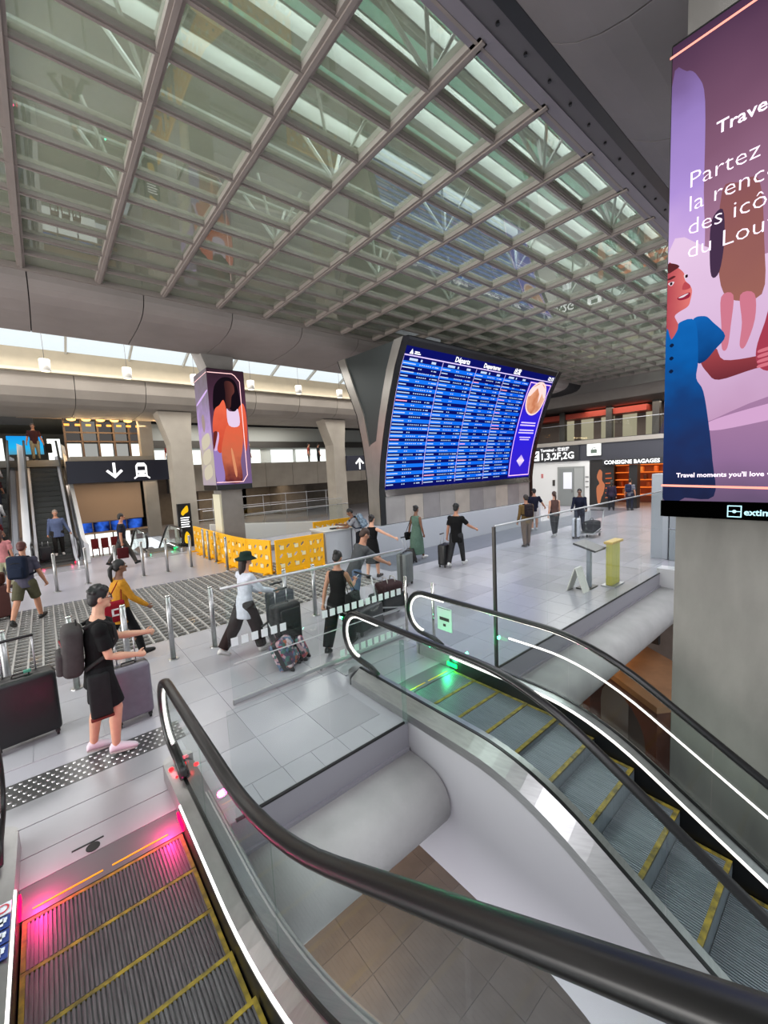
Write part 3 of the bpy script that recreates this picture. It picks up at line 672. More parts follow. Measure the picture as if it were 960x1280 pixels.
for k in range(4): F.shape('picture_finger', [(.73, 3.92-.045*k), (.82, 3.935-.045*k), (.82, 3.91-.045*k), (.73, 3.895-.045*k)], E_('ad_finger', (.85, .46, .52)))
F.shape('picture_sleeve', [(.22, 4.31), (.32, 4.34), (.39, 4.26), (.485, 4.11), (.41, 4.0), (.33, 3.91), (.26, 3.94)], gradmat('ad_sleeve', 2, [(0, (.06, .22, .44)), (1, (.08, .40, .72))], 1.0, .5, 6))
F.shape('picture_dress', [(0, 4.20), (.05, 4.19), (.10, 4.27), (.12, 4.34), (.25, 4.31), (.28, 3.94), (.27, 3.76), (.33, 3.62), (.38, 3.3), (.42, 2.94), (.44, 2.58), (.2, 2.56), (0, 2.56)], gradmat('ad_dress', 2, [(0, (.13, .15, .27)), (.25, (.14, .19, .36)), (.55, (.10, .25, .48)), (.8, (.06, .36, .66)), (1, (.08, .42, .74))], 1.0, .35, 4), clip=cl)
for z in (4.13, 4.0, 3.87): F.shape('picture_button', [(.035, z), (.055, z+.02), (.075, z), (.055, z-.02)], E_('ad_button', (.06, .12, .25)))
NEON = E_('ad_neon', (1, .62, .55), 1.7)
F.line('neon_line', [(0.0, 6.84), (1.54, 6.86)], .022, NEON); F.line('neon_line', [(0, 2.69), (1.54, 2.64)], .022, NEON)
TX = E_('ad_text', (1, .93, 1), 1.5)
F.text('lettering', 'Travel moments', .37, 5.93, .15, TX, shear=.0, bold=.002)
for k, (bd, z) in enumerate((('Partez à', 5.57), ('la rencontre', 5.355), ('des icônes', 5.14), ('du Louvre', 4.925))): F.text('lettering', bd, .165, z, .205, TX, bold=-.0025)
F.text('lettering', "Travel moments you'll love • Vos moments", .125, 2.775, .062, TX, bold=.0015)
F.shape('black_band', [(-.01, 2.36), (1.55, 2.36), (1.55, 2.53), (-.01, 2.53)], E_('ad_band', (.02, .02, .02), .3), False)
LG = E_('ad_logo', (.75, .95, 1), 1.4)
F.line('logo_square', [(.555, 2.385), (.655, 2.385), (.655, 2.49), (.555, 2.49)], .009, LG, True); F.line('logo_bar', [(.555, 2.437), (.655, 2.437)], .007, LG)
F.shape('logo_disc', [(.605+.016*cos(pi*k/4), 2.437+.016*sin(pi*k/4)) for k in range(8)], LG)
F.text('lettering', 'extime', .675, 2.405, .085, LG, bold=.002)
struct('column_near', MB().box(5.3, 6.7, -.02, 1.38, LOW, 8.2), mat('board_marked_concrete', (.475, .465, .445), .8, var=.24, scale=1.8, bump=.45, bscale=14, stretch=(1, 1, .35)))

# ---- second advertising screen on the pillar across the hall
A2 = thing('advertising_screen', 'far advertising screen on the pillar, woman in orange suit', 'screen', (5.4, 15.7, 2.57))
MB().rbox(4.77, 6.08, 15.01, 16.5, 2.56, 6.83, .01, 1).build('casing', BLACK, A2)
K2 = 15.0/13.4
F = Flat(frame((4.76, 15.0, 3-3*K2), (1, 0, 0), (0, 0, 1)) @ Matrix.Diagonal((K2, K2, 1, 1)), A2); cl = (0.0, 1.18, 2.78, 6.40)
mb = MB(); mb.quad(*[F.T @ V((x, y, .0006)) for x, y in ((0, 2.78), (1.18, 2.78), (1.18, 6.40), (0, 6.40))])
mb.build('picture', gradmat('ad2_back', 2, [(0, (.44, .36, .52)), (.3, (.50, .38, .54)), (.6, (.36, .22, .32)), (1, (.20, .13, .17))], 1.0, .2, 2), A2)
F.shape('picture_light', [(.02, 3.95), (.25, 3.9), (.31, 3.0), (.04, 2.9)], E_('ad2_light', (.60, .50, .74)), clip=cl)
F.shape('picture_light', [(.08, 4.5), (.22, 4.42), (.18, 3.95), (.02, 3.9)], E_('ad2_light2', (.86, .72, .88)), clip=cl)
HB = E_('ad2_hair', (.09, .06, .09)); OR = gradmat('ad2_jacket', 2, [(0, (.80, .30, .22)), (1, (.95, .42, .30))], 1.0, .5, 4)
F.shape('picture_hair', [(0.12, 5.35), (0.2, 5.85), (0.42, 6.13), (0.67, 6.18), (0.87, 6.06), (0.96, 5.76), (1.0, 5.41), (1.02, 5.05), (0.82, 5.04), (0.6, 5.2), (0.42, 5.1), (0.28, 4.98), (0.14, 5.1)], HB, clip=cl)
F.shape('picture_face', [(0.53, 6.02), (0.7, 6.06), (0.80, 5.97), (0.83, 5.86), (0.82, 5.72), (0.72, 5.57), (0.66, 5.24), (0.51, 5.24), (0.53, 5.66)], gradmat('ad2_face', 0, [(0, (.20, .11, .12)), (1, (.40, .22, .20))], 1.0), clip=cl)
F.shape('picture_jacket', [(0.45, 5.46), (0.31, 5.29), (0.16, 5.15), (0.06, 4.73), (0.06, 4.41), (0.21, 4.45), (0.21, 4.24), (0.13, 3.89), (0.28, 3.84), (0.55, 4.6), (0.52, 5.17)], OR, clip=cl)
F.shape('picture_jacket', [(0.97, 5.30), (1.08, 5.38), (1.15, 5.09), (1.15, 4.47), (1.1, 3.95), (1.02, 3.88), (0.96, 4.47), (0.87, 4.68), (0.9, 5.15)], OR, clip=cl)
F.shape('picture_trousers', [(0.54, 4.7), (0.93, 4.7), (0.98, 4.25), (0.93, 3.88), (0.85, 3.51), (0.84, 2.86), (0.34, 2.86), (0.3, 3.17), (0.25, 3.78), (0.36, 4.31)], gradmat('ad2_trousers', 2, [(0, (.34, .14, .18)), (.45, (.80, .42, .30)), (1, (.92, .40, .28))], 1.0, .35, 4), clip=cl)
F.shape('picture_fold', [(.56, 3.9), (.62, 3.85), (.70, 3.2), (.66, 3.0), (.60, 3.3)], E_('ad2_fold', (.88, .58, .42)), clip=cl)
F.shape('picture_top', [(0.53, 5.18), (0.61, 5.12), (0.79, 5.12), (0.90, 5.19), (0.90, 4.68), (0.56, 4.67)], E_('ad2_top', (.92, .82, .93)), clip=cl)
F.shape('picture_arm', [(0.06, 4.43), (0.18, 4.45), (0.12, 4.17), (0.03, 3.89), (0.02, 4.1)], E_('ad2_arm', (.42, .16, .14)), clip=cl)
F.line('neon_line', [(0.03, 6.28), (0.78, 6.3), (0.87, 6.25), (1.02, 6.07), (1.03, 3.06), (0.88, 2.85), (0.03, 2.86)], .022, E_('ad2_neon', (1, .80, .80), 1.5))
F2 = Flat(frame((4.76, 16.5, 3-3*K2), (0, -1, 0), (0, 0, 1)) @ Matrix.Diagonal((.94, K2, 1, 1)), A2); cl = (0.0, 1.6, 2.78, 6.40)
mb = MB(); mb.quad(*[F2.T @ V((x, y, .0006)) for x, y in ((0, 2.78), (1.6, 2.78), (1.6, 6.40), (0, 6.40))])
mb.build('picture', gradmat('ad3_back', 2, [(0, (.72, .66, .70)), (.25, (.76, .72, .64)), (.5, (.74, .62, .84)), (.75, (.58, .52, .60)), (1, (.50, .46, .47))], 1.0, .35, 2.5), A2)
F2.shape('picture_light', [(.2, 5.5), (1.4, 5.75), (1.4, 5.68), (.2, 5.43)], E_('ad3_light', (.88, .74, .98)), clip=cl)
for k in range(3): F2.shape('picture_cushion', [(.35, 4.3-.5*k), (1.2, 4.45-.5*k), (1.3, 4.1-.5*k), (.45, 3.95-.5*k)], E_('ad3_cream', (.83, .79, .70)), clip=cl)
F2.shape('picture_oval', [(.6, 5.0), (.85, 5.05), (.95, 4.7), (.75, 4.5), (.58, 4.7)], E_('ad3_oval', (.66, .58, .56)), clip=cl)
F2.line('neon_line', [(.05, 6.2), (1.58, 6.28)], .02, E_('ad2_neon', (1, .80, .80), 1.5))

# ---- curved departures board
BD = thing('departures_board', 'huge curved blue departures board on steel base', 'board', (13.9, 11.2, 0))
CURV = [(11.02, 2.30), (10.89, 3.2), (10.70, 4.0), (10.47, 4.78), (10.21, 5.53), (9.94, 6.23), (9.60, 6.86)]
cum = [0]
for a, b in zip(CURV, CURV[1:]): cum.append(cum[-1]+sqrt((a[0]-b[0])**2+(a[1]-b[1])**2))
def SPt(v):
    s = v*cum[-1]
    for i in range(len(CURV)-1):
        if s <= cum[i+1] or i == len(CURV)-2:
            t = (s-cum[i])/(cum[i+1]-cum[i]); return V((CURV[i][0]+(CURV[i+1][0]-CURV[i][0])*t, CURV[i][1]+(CURV[i+1][1]-CURV[i][1])*t, 0))
BX0, BW = 9.2, 9.35
def SP(u, v, off=0.0):
    p = SPt(v); d = (SPt(min(v+.01, 1))-SPt(max(v-.01, 0))).normalized(); return V((BX0+u*BW, p.x-d.y*off, p.y+d.x*off))
def patch(name, u0, u1, v0, v1, off, m, nv=8, parent=None, mb=None):
    own = mb is None; mb = mb or MB()
    for k in range(nv):
        a, b = v0+(v1-v0)*k/nv, v0+(v1-v0)*(k+1)/nv; mb.quad(SP(u0, a, off), SP(u1, a, off), SP(u1, b, off), SP(u0, b, off))
    return mb.build(name, m, parent or BD) if own else mb
NR = 32; HV = .905; RV = (HV-.02)/NR
patch('screen', 0, 1, 0, 1, 0, E_('board_navy', (.05, .07, .40), 1.0), 16)
bl = MB()
for i in range(NR):
    if i % 2 == 1: patch('', .004, .797, .02+RV*i, .02+RV*(i+1), .006, None, 1, mb=bl)
bl.build('row_stripe', gradmat('board_blue', 0, [(0, (.10, .46, .93)), (.5, (.06, .42, .93)), (1, (.05, .36, .88))], 1.15), BD)
tx = MB(); tx2 = MB()
for i in range(NR):
    v0 = .02+RV*i+RV*.36; v1 = v0+RV*.26
    for c in range(4):
        u = c*.199+.006; L = random.choice((.035, .045, .055, .06)); q = tx2 if random.random() < .05 else tx
        patch('', u, u+L, v0, v1, .012, None, 1, mb=q)
        x = u+.078
        for k in range(random.choice((2, 2, 5, 6))): patch('', x, x+.006, v0, v1, .012, None, 1, mb=tx); x += .0105
        x = u+.145
        if random.random() < .75: patch('', x, x+.006, v0, v1, .012, None, 1, mb=tx); patch('', x+.012, x+.012+random.choice((.014, .02, .028)), v0, v1, .012, None, 1, mb=tx)
o = tx.build('timetable_print', E_('board_text', (.80, .88, 1), 1.0), BD); o['kind'] = 'stuff'
o = tx2.build('timetable_print', E_('board_text_pink', (1, .68, .80), 1.2), BD); o['kind'] = 'stuff'
BLN = E_('board_line', (.86, .78, 1), 1.2)
for u in (.001, .199, .398, .598): patch('column_line', u-.0012, u+.0012, .02, HV+.03, .014, BLN)
patch('header_line', 0, .995, HV+.034, HV+.042, .014, BLN, 1)
hd = MB()
for c in range(4):
    for a, b in ((.03, .07), (.085, .093), (.14, .163)): patch('', c*.199+a, c*.199+b, HV+.006, HV+.022, .014, None, 1, mb=hd)
o = hd.build('column_heading', E_('board_text', (.80, .88, 1), 1.0), BD); o['kind'] = 'stuff'
def btext(body, u, v, size, **k):
    p = SP(u, v, .02); a = SP(u, v-.02, 0); b = SP(u, v+.02, 0); return text(body, size, frame(p, (1, 0, 0), (b-a)), ESIGN, 'lettering', BD, 'CENTER', ext=.002, bold=.004, **k)
btext('Départs', .30, .957, .25); btext('Departures', .49, .957, .23); btext('出发', .675, .957, .25); btext('12:15', .965, .956, .22)
p = [SP(.022, .953, .02), SP(.040, .953, .02), SP(.031, .985, .02)]; MB().poly(p).build('logo_mark', ESIGN, BD)
patch('logo_words', .045, .075, .955, .962, .02, ESIGN, 1); patch('logo_words', .045, .068, .967, .973, .02, ESIGN, 1)
# advertisement in the right-hand strip of the board
patch('advert_ground', .803, .997, .015, .925, .008, gradmat('advert_violet', 2, [(0, (.22, .14, .76)), (.5, (.17, .13, .86)), (1, (.24, .16, .72))], 1.1), 10)
for a in ((.808, .8125, .03, .915), (.988, .9925, .03, .915)): patch('advert_border', *a, .016, E_('advert_pink', (1, .80, .95), 1.3))
for a in ((.808, .9925, .028, .036), (.808, .9925, .908, .916)): patch('advert_border', *a, .016, E_('advert_pink', (1, .80, .95), 1.3), 1)
def disc(name, u, v, ru, rv, off, m, n=28): return MB().poly([SP(u+ru*cos(2*pi*k/n), v+rv*sin(2*pi*k/n), off) for k in range(n)]).build(name, m, BD)
disc('advert_cup', .90, .775, .082, .158, .024, E_('advert_rim', (1, .86, .84), 1.1)); disc('advert_coffee', .90, .775, .074, .142, .030, gradmat('coffee', 0, [(0, (.92, .66, .52)), (.5, (.78, .48, .34)), (1, (.95, .74, .62))], 1.05, .8, 3))
disc('advert_foam', .895, .79, .046, .05, .036, E_('foam', (.97, .82, .80), 1.1))
for k, (v, w, h) in enumerate(((.54, .065, .012), (.515, .068, .012), (.468, .065, .012), (.443, .068, .012), (.40, .05, .010), (.378, .042, .010))): patch('advert_text', .90-w, .90+w, v, v+h, .016, BLN, 1)
MB().poly([SP(.90, .115, .02), SP(.935, .175, .02), SP(.90, .235, .02), SP(.865, .175, .02)]).build('advert_diamond', gradmat('diamond', 2, [(0, (.66, .58, .95)), (.5, (.95, .86, .98)), (1, (.66, .56, .95))], 1.1), BD)
# black frame, top cap, steel back and base
BK = mat('board_black', (.05, .05, .055), .25)
mb = MB(); mb.prism([(9.60, 6.86), (9.50, 7.02), (9.48, 7.10), (9.62, 7.14), (10.0, 6.9), (10.1, 6.6), (11.1, 2.3), (11.02, 2.30)]+[(y+.03, z) for y, z in CURV[1:-1]], 0, BX0-.02, BX0+BW+.02); mb.build('frame', mat('board_frame', (.20, .20, .21), .25, .8), BD)
mb = MB(); mb.prism([(9.5, 7.14), (9.62, 7.04), (13.0, 7.04), (13.1, 7.12)], 0, BX0, BX0+BW); mb.build('top_deck', mat('board_top', (.22, .23, .24), .2, .8), BD)
REAR = [(11.62, 1.07), (11.62, 2.6), (11.76, 3.82), (12.03, 4.98), (12.49, 5.9), (13.05, 7.11)]
mb = MB(); mb.prism(REAR+[(y-.06, z) for y, z in reversed(REAR)], 0, BX0, BX0+BW); mb.build('back_panel', DKSTEEL, BD)
for k in range(10):
    MB().box(BX0+.935*k+.006, BX0+.935*k+.929, 10.985, 11.02, 1.08, 2.05).build('steel_panel', mat('steel_panel_%d' % (k % 3), ((.66, .64, .63), (.74, .70, .66), (.60, .58, .58))[k % 3], .34, .55, var=.10, scale=1.5), BD)
MB().box(BX0, BX0+BW, 11.02, 11.6, 1.06, 2.28).build('base_core', BK, BD)
MB().prism([(10.93, 2.06), (11.0, 2.30), (11.1, 2.30), (11.1, 2.06)], 0, BX0, BX0+BW).build('base_ledge', CHROME, BD)
# polished V-shaped end pylons
PYL = mat('pylon_steel', (.70, .685, .66), .30, .75, var=.12, scale=1.3)
FRO = [(10.99, 1.07), (10.99, 2.34), (10.87, 3.2), (10.68, 4.0), (10.45, 4.78), (10.19, 5.53), (9.90, 6.25), (9.54, 6.92), (9.45, 7.05)]
def mid(y, z, k, sgn): return (y+sgn*k, z)
for x0, x1 in ((BX0-.26, BX0-.025), (BX0+BW+.025, BX0+BW+.26)):
    fin = [(y+.34+max(0, (z-4)*.03), z) for y, z in FRO if z > 3.9]; rin = [(y-.34-max(0, (z-4)*.03), z) for y, z in REAR if z > 3.8]
    MB().prism(FRO+list(reversed(fin))+[(11.31, 3.9), (11.31, 1.07)], 0, x0, x1).build('front_prong', PYL, BD)
    if x0 < BX0: MB().prism(list(reversed(REAR))+[(11.315, 1.07), (11.315, 3.9)]+rin, 0, x0, x1).build('rear_prong', PYL, BD)
    if x0 < BX0: MB().prism([(11.31, 3.85)]+fin+rin[::-1], 0, x0+.06, x1-.06).build('infill', mat('pylon_infill', (.26, .28, .28), .4, .4), BD)
    for pr in ((FRO, REAR) if x0 < BX0 else (FRO,)): MB().prism([(y+.035*(-1 if pr is FRO else 1), z) for y, z in pr]+[(y, z) for y, z in reversed(pr)], 0, x0-.004, x1).build('black_edge', BK, BD)
# white plinth carrying the board
struct('trim_9', MB().box(8.1, 19.2, 10.76, 11.75, 0, 1.06), mat('plinth_white', (.70, .71, .74), .4))

# ---- signs
def sign_box(name, label, x0, x1, y0, y1, z0, z1, m=NAVY):
    T = thing(name, label, 'sign', ((x0+x1)/2, (y0+y1)/2, z0)); MB().rbox(x0, x1, y0, y1, z0, z1, .012, 1).build('panel', m, T); return T
S1 = sign_box('train_sign', 'dark navy overhead sign with white down arrow and train symbol', .95, 5.25, 23.8, 24.1, 3.06, 4.10)
F = Flat(frame((.95, 23.8, 3.06), (1, 0, 0), (0, 0, 1)), S1)
def arrow(F, cx, cy, s, m, ang=0, nm='arrow'):
    pts = [(-.07, .5), (.07, .5), (.07, -.16), (.33, .10), (.43, 0), (0, -.43), (-.43, 0), (-.33, .10), (-.07, -.16)]
    c, q = cos(ang), sin(ang); return F.shape(nm, [(cx+s*(c*x-q*y), cy+s*(q*x+c*y)) for x, y in pts], m, False)
arrow(F, 1.85, .52, .82, ESIGN)
NV = E_('sign_navy_lit', (.10, .11, .17), .6)
F.shape('train_symbol', [(2.75, .25), (2.75, .75), (2.85, .9), (3.15, .9), (3.25, .75), (3.25, .25)], ESIGN, False)
F.shape('train_window', [(2.83, .52), (2.83, .72), (3.17, .72), (3.17, .52)], NAVY, False)
for u in (2.85, 3.15): F.shape('train_lamp', [(u-.04, .36), (u, .40), (u+.04, .36), (u, .32)], NAVY, True)
F.line('train_rail', [(2.68, .14), (2.80, .24), (3.20, .24), (3.32, .14)], .07, ESIGN)
S2 = sign_box('arrow_sign', 'small navy sign with white up arrow beside the board pylon', 14.06, 16.2, 20.2, 20.4, 3.05, 3.95)
arrow(Flat(frame((14.06, 20.2, 3.05), (1, 0, 0), (0, 0, 1)), S2), .95, .45, .75, ESIGN, pi)
S3 = sign_box('terminal_sign', 'long charcoal sign reading Terminal 1,3,2F,2G', XW-.16, XW-.06, 12.35, 16.2, 3.02, 4.0, mat('charcoal_sign', (.13, .135, .15), .4))
F = Flat(frame((XW-.16, 16.2, 3.02), (0, -1, 0), (0, 0, 1)), S3)
F.shape('arrow_plate', [(.42, .08), (1.1, .08), (1.1, .74), (.42, .74)], ESIGN, False); arrow(F, .76, .41, .62, mat('sign_black', (.05, .05, .06), .5), -pi/4)
F.text('lettering', 'Terminal - 航站楼', 1.2, .68, .27, ESIGN, bold=.006); F.text('lettering', '1,3,2F,2G', 1.16, .14, .62, ESIGN, bold=.014)
S4 = sign_box('luggage_sign', 'square white luggage pictogram sign on the dark band', XW-.16, XW-.06, 11.0, 11.85, 3.25, 4.0, mat('sign_white_box', (.8, .82, .8), .5))
F = Flat(frame((XW-.16, 11.85, 3.25), (0, -1, 0), (0, 0, 1)), S4)
F.shape('lit_face', [(.03, .03), (.82, .03), (.82, .72), (.03, .72)], ESIGN, False)
sb = mat('sign_grey_green', (.30, .36, .32), .5); F.shape('case_symbol', [(.24, .16), (.62, .16), (.62, .40), (.24, .40)], sb, False); F.line('case_handle', [(.34, .40), (.34, .50), (.52, .50), (.52, .40)], .035, sb); F.line('shelf_symbol', [(.18, .10), (.68, .10)], .03, sb)
S5 = sign_box('shop_sign', 'lit white lettering CONSIGNE BAGAGES above the orange shop', XW-.16, XW-.05, 7.3, 10.9, 2.62, 2.98, mat('charcoal_sign', (.13, .135, .15), .4))
Flat(frame((XW-.16, 10.85, 2.62), (0, -1, 0), (0, 0, 1)), S5).text('lettering', 'CONSIGNE BAGAGES', .05, .07, .31, EWHITE, bold=.008)
# ================================================================== FURNITURE OF THE HALL
GY = 5.30
# bollards
bm_ = thing('bollard', 'steel bollard', 'bollard', (0, 0, 0), 0, 'steel bollards')
MB().cyl((0, 0, .012), .042, 1.07, 16).build('post', STEEL, bm_, True); MB().cyl((0, 0, 1.08), .044, .03, 16, .036).build('cap', CHROME, bm_, True); MB().cyl((0, 0, 0), .085, .014, 16, .08).build('foot_plate', STEEL, bm_)
B1 = [((.77, 7.45), 'steel bollard just behind the grey suitcase, first of the near row'), ((1.41, 7.45), 'steel bollard standing alone right of the woman in yellow'), ((2.09, 7.45), 'steel bollard in front of the woman in the green hat'),
      ((3.58, 7.6), 'steel bollard to the right of the dark upright suitcase behind glass'), ((4.19, 7.5), 'steel bollard behind glass beside the woman in black'), ((.10, 7.45), 'steel bollard hidden behind the man with grey backpack'),
      ((-.62, 7.45), 'steel bollard beside the black suitcase at the picture edge')]
B2 = [((.04, 14.8), 'far steel bollard in front of the silver far escalator'), ((.79, 15.2), 'far steel bollard behind the man in black tee'), ((1.5, 14.9), 'far steel bollard by the navy walker'), ((2.22, 14.86), 'far bollard in front of the small escalator, first of three'),
      ((2.91, 14.82), 'far bollard in front of the small escalator, middle of three'), ((3.67, 14.91), 'far bollard in front of the small escalator, last of three'), ((4.53, 14.98), 'far steel bollard before the first yellow barrier'),
      ((4.50, 16.3), 'far steel bollard close against the yellow barrier, second one'), ((4.50, 15.7), 'far steel bollard close against the yellow barrier, nearer one'), ((4.36, 13.35), 'steel bollard at the bend of the yellow barrier')]
for k, ((x, y), lb) in enumerate(B1+B2):
    if k == 0: bm_.location = (x, y, 0); bm_['label'] = lb
    else: dup(bm_, lb, (x, y, 0))
sp = thing('slim_post', 'slim polished post by the newel of the descending escalator', 'post', (4.80, 4.63, 0), 0, 'slim posts by the escalator entry')
MB().cyl((4.80, 4.63, 0), .025, 1.1, 12).build('pole', CHROME, sp, True); MB().cyl((4.80, 4.63, 0), .06, .012, 12).build('foot_plate', STEEL, sp)
dup(sp, 'slim polished post at the end of the glass trolley barrier', (4.80, GY, 0))
# glass trolley barrier with white squares
G = thing('glass_barrier', 'long glass trolley barrier with white squares and slim top rail', 'barrier', (3.3, GY, 0))
for a, b in ((1.65, 2.98), (3.0, 3.92), (3.94, 4.74)):
    MB().rbox(a, b, GY-.008, GY+.008, .07, 1.57, .004, 1).build('pane', GLASS, G)
MB().tube([(1.61, GY, 1.59), (4.75, GY, 1.59)], .022, 8).build('top_rail', ALU, G, True)
MB().rbox(1.65, 4.75, GY-.02, GY+.02, .02, .075, .01, 2).build('bottom_rail', ALU, G)
MB().tube([(1.70, GY-.02, .56), (4.72, GY-.02, .56)], .010, 6).build('middle_rail', ALU, G, True)
sqm = MB().box(-.045, .045, GY-.018, GY-.009, .80, .91).mesh('white_square', mat('frosted_white', (.88, .89, .9), .6)); 
for i in list(range(6))+list(range(10, 22)): piece(G, 'white_square', sqm, (1.73-3.3+.138*i, -GY, 0))
mirrored_sq = MB().box(-.045, .045, GY-.018, GY-.009, .09, .20).mesh('white_square', mat('frosted_white', (.88, .89, .9), .6))
for i in range(12, 22): piece(G, 'white_square', mirrored_sq, (1.73-3.3+.138*i, -GY, 0))  # lower row drawn for squares mirrored in the escalator glass
for x in (1.66, 2.99, 3.93): MB().box(x-.012, x+.012, GY-.015, GY+.015, 0, .06).build('shoe', STEEL, G)
# yellow slotted barriers
def barrier_mesh(w, h):
    mb = MB(); nx, ny = 4, 3; cw, ch = (w-.12)/nx, (h-.2)/ny; t = .025
    mb.box(0, .06, -t, t, .0, h); mb.box(w-.06, w, -t, t, .0, h); mb.box(.06, w-.06, -t, t, h-.08, h); mb.box(.06, w-.06, -t, t, .0, .12)
    for i in range(nx):
        for j in range(ny):
            x0, z0 = .06+cw*i, .12+ch*j; cx, cz = x0+cw/2, z0+ch/2; sg = 1 if (i+j) % 2 else -1; n = 8
            out = []; inn = []
            for k in range(n):
                a = 2*pi*k/n+pi/4; ox, oz = cos(a), sin(a); mx = max(abs(ox), abs(oz)); out.append((cx+ox/mx*cw/2, cz+oz/mx*ch/2))
                ex, ez = .085*cos(a), .04*sin(a); r_ = sg*.8; inn.append((cx+ex*cos(r_)-ez*sin(r_), cz+ex*sin(r_)+ez*cos(r_)))
            if sg < 0: inn = inn[2:]+inn[:2]
            vs = [(p[0], -t*.6, p[1]) for p in out]+[(p[0], -t*.6, p[1]) for p in inn]+[(p[0], t*.6, p[1]) for p in out]+[(p[0], t*.6, p[1]) for p in inn]
            fs = []
            for k in range(n):
                q = (k+1) % n; fs += [(k, q, n+q, n+k), (2*n+q, 2*n+k, 3*n+k, 3*n+q), (n+k, n+q, 3*n+q, 3*n+k)]
            mb.add(vs, fs)
    return mb
BAR = thing('safety_barrier', 'x', 'barrier', (0, 0, 0), 0, 'yellow slotted safety barriers')
barrier_mesh(1.1, 1.05).build('panel', YEL, BAR, local=True)
for x in (.15, .95): MB().box(x-.03, x+.03, -.22, .22, 0, .05).build('foot', YEL, BAR, local=True)
lf_ = MB(); 
for i in range(4):
    for j in range(3):
        if (i+j) % 2 == 0: lf_.box(.14+.245*i, .27+.245*i, -.034, -.026, .18+.28*j, .30+.28*j)
o = lf_.build('pale_sticker', mat('pale_sticker', (.93, .88, .70), .5), BAR, local=True); o['kind'] = 'stuff'
defs = []
P = [(4.70, 18.2), (4.70, 17.1), (4.70, 16.0), (4.70, 14.9), (4.70, 13.8)]
names = ['first yellow barrier of the row, beside the small far escalator', 'second yellow barrier of the row along the far bollards', 'third yellow barrier of the row behind two bollards', 'fourth yellow barrier of the row before the bend', 'yellow barrier at the bend behind the woman in the hat']
for i, p in enumerate(P):
    q = P[i+1] if i+1 < len(P) else (4.78, 12.7); defs.append((p, q, names[i]))
defs += [((4.78, 12.68), (5.12, 11.62), 'slanted yellow barrier nearest the paved grid'), ((5.2, 11.5), (6.3, 11.5), 'broad yellow barrier facing the hall beneath the glass fence'), ((6.3, 11.5), (6.9, 11.5), 'yellow barrier touching the end of the white counter'),
         ((8.2, 14.4), (9.3, 14.4), 'yellow barrier behind the man at the counter, first one'), ((9.3, 14.4), (10.4, 14.4), 'yellow barrier behind the man at the counter, near the steel pylon')]
for i, (p, q, lb) in enumerate(defs):
    a = math.atan2(q[1]-p[1], q[0]-p[0]); o = BAR if i == 0 else dup(BAR, lb)
    o['label'] = lb; o.location = (*p, 0); o.rotation_euler = (0, 0, a); d_ = sqrt((q[0]-p[0])**2+(q[1]-p[1])**2)
    if d_ < .8:
        for c in o.children: c.scale = (d_/1.12, 1, 1)
# counter
K = thing('counter', 'white counter between yellow barriers and the board pylon', 'counter', (7.4, 12.0, 0))
MB().rbox(7.02, 8.05, 11.55, 12.5, 0, 1.04, .01, 1).build('cabinet', mat('counter_white', (.72, .73, .75), .4), K); MB().rbox(6.98, 8.1, 11.5, 12.55, 1.04, 1.08, .008, 1).build('top', mat('counter_top', (.78, .78, .76), .35), K)
MB().box(7.0, 7.016, 11.6, 12.45, .05, 1.0).build('end_panel', mat('counter_end', (.56, .55, .50), .5), K)
PH = thing('card_terminal', 'black card terminal lying on the white counter', 'device', (7.5, 11.75, 1.08)); MB().rbox(7.38, 7.62, 11.68, 11.86, 1.082, 1.12, .01, 1).build('body', BLACK, PH); MB().box(7.42, 7.56, 11.71, 11.80, 1.12, 1.124).build('keypad', DKSTEEL, PH)
# glass fence and white well walls beyond the barriers
balustrade('glass_fence', 'glass fence with thin rails beyond the yellow barriers', [((5.4, 15.6), (10.8, 15.6), 4), ((5.4, 19.2), (12.9, 19.2), 5)], .15, 1.55, [])
struct('trim_10', MB().box(5.4, 11.2, 15.5, 15.72, 0, .14), mat('well_kerb', (.60, .58, .60), .5)); struct('trim_11', MB().prism([(5.6, 0), (12.2, 0), (12.2, .35), (5.6, .95)], 1, 18.9, 19.1), mat('well_wall', (.82, .82, .80), .5))
FR = thing('rail_fence', 'far rail fence with two thin white rails under the gallery', 'fence', (9, 23.5, 0))
for z in (.75, 1.35, 1.85): MB().tube([(5.7, 23.5, z), (16, 23.5, z)], .022, 6).build('rail', ALU, FR, True)
for k in range(8): MB().tube([(5.7+1.47*k, 23.5, 0), (5.7+1.47*k, 23.5, 1.9)], .018, 6).build('post', ALU, FR, True)
# pale sheet painted as the lit side face of the pillar
struct('trim_12', MB().box(4.96, 5.02, 15.4, 16.15, .6, 2.4), mat('pillar_lit_face', (.84, .82, .72), .5))
# pendant lamps
pl = thing('pendant_lamp', 'x', 'lamp', (0, 0, 7.07), 0, 'white cylinder pendant lamps in front of the cream fascia')
MB().cyl((0, 0, -.19), .15, .38, 16).build('shade', mat('lamp_white', (.93, .92, .88), .5), pl, True, local=True); MB().cyl((0, 0, -.2), .12, .012, 16).build('diffuser', emit('lamp_glow', (1, .95, .82), 4), pl, local=True); MB().cyl((0, 0, .19), .008, 1.34, 6).build('cord', DKSTEEL, pl, local=True)
for k, lb in enumerate(('white pendant lamp above the far escalator, first from the picture edge', 'white pendant lamp second from the picture edge, before the cream fascia', 'white pendant lamp hidden partly by the pillar screen', 'white pendant lamp first beyond the pillar screen', 'white pendant lamp second beyond the pillar screen', 'white pendant lamp third beyond the pillar screen, by the board pylon')):
    o = pl if k == 0 else dup(pl, lb); o['label'] = lb; o.location = (.5+2.37*k, 18.05, 7.05)
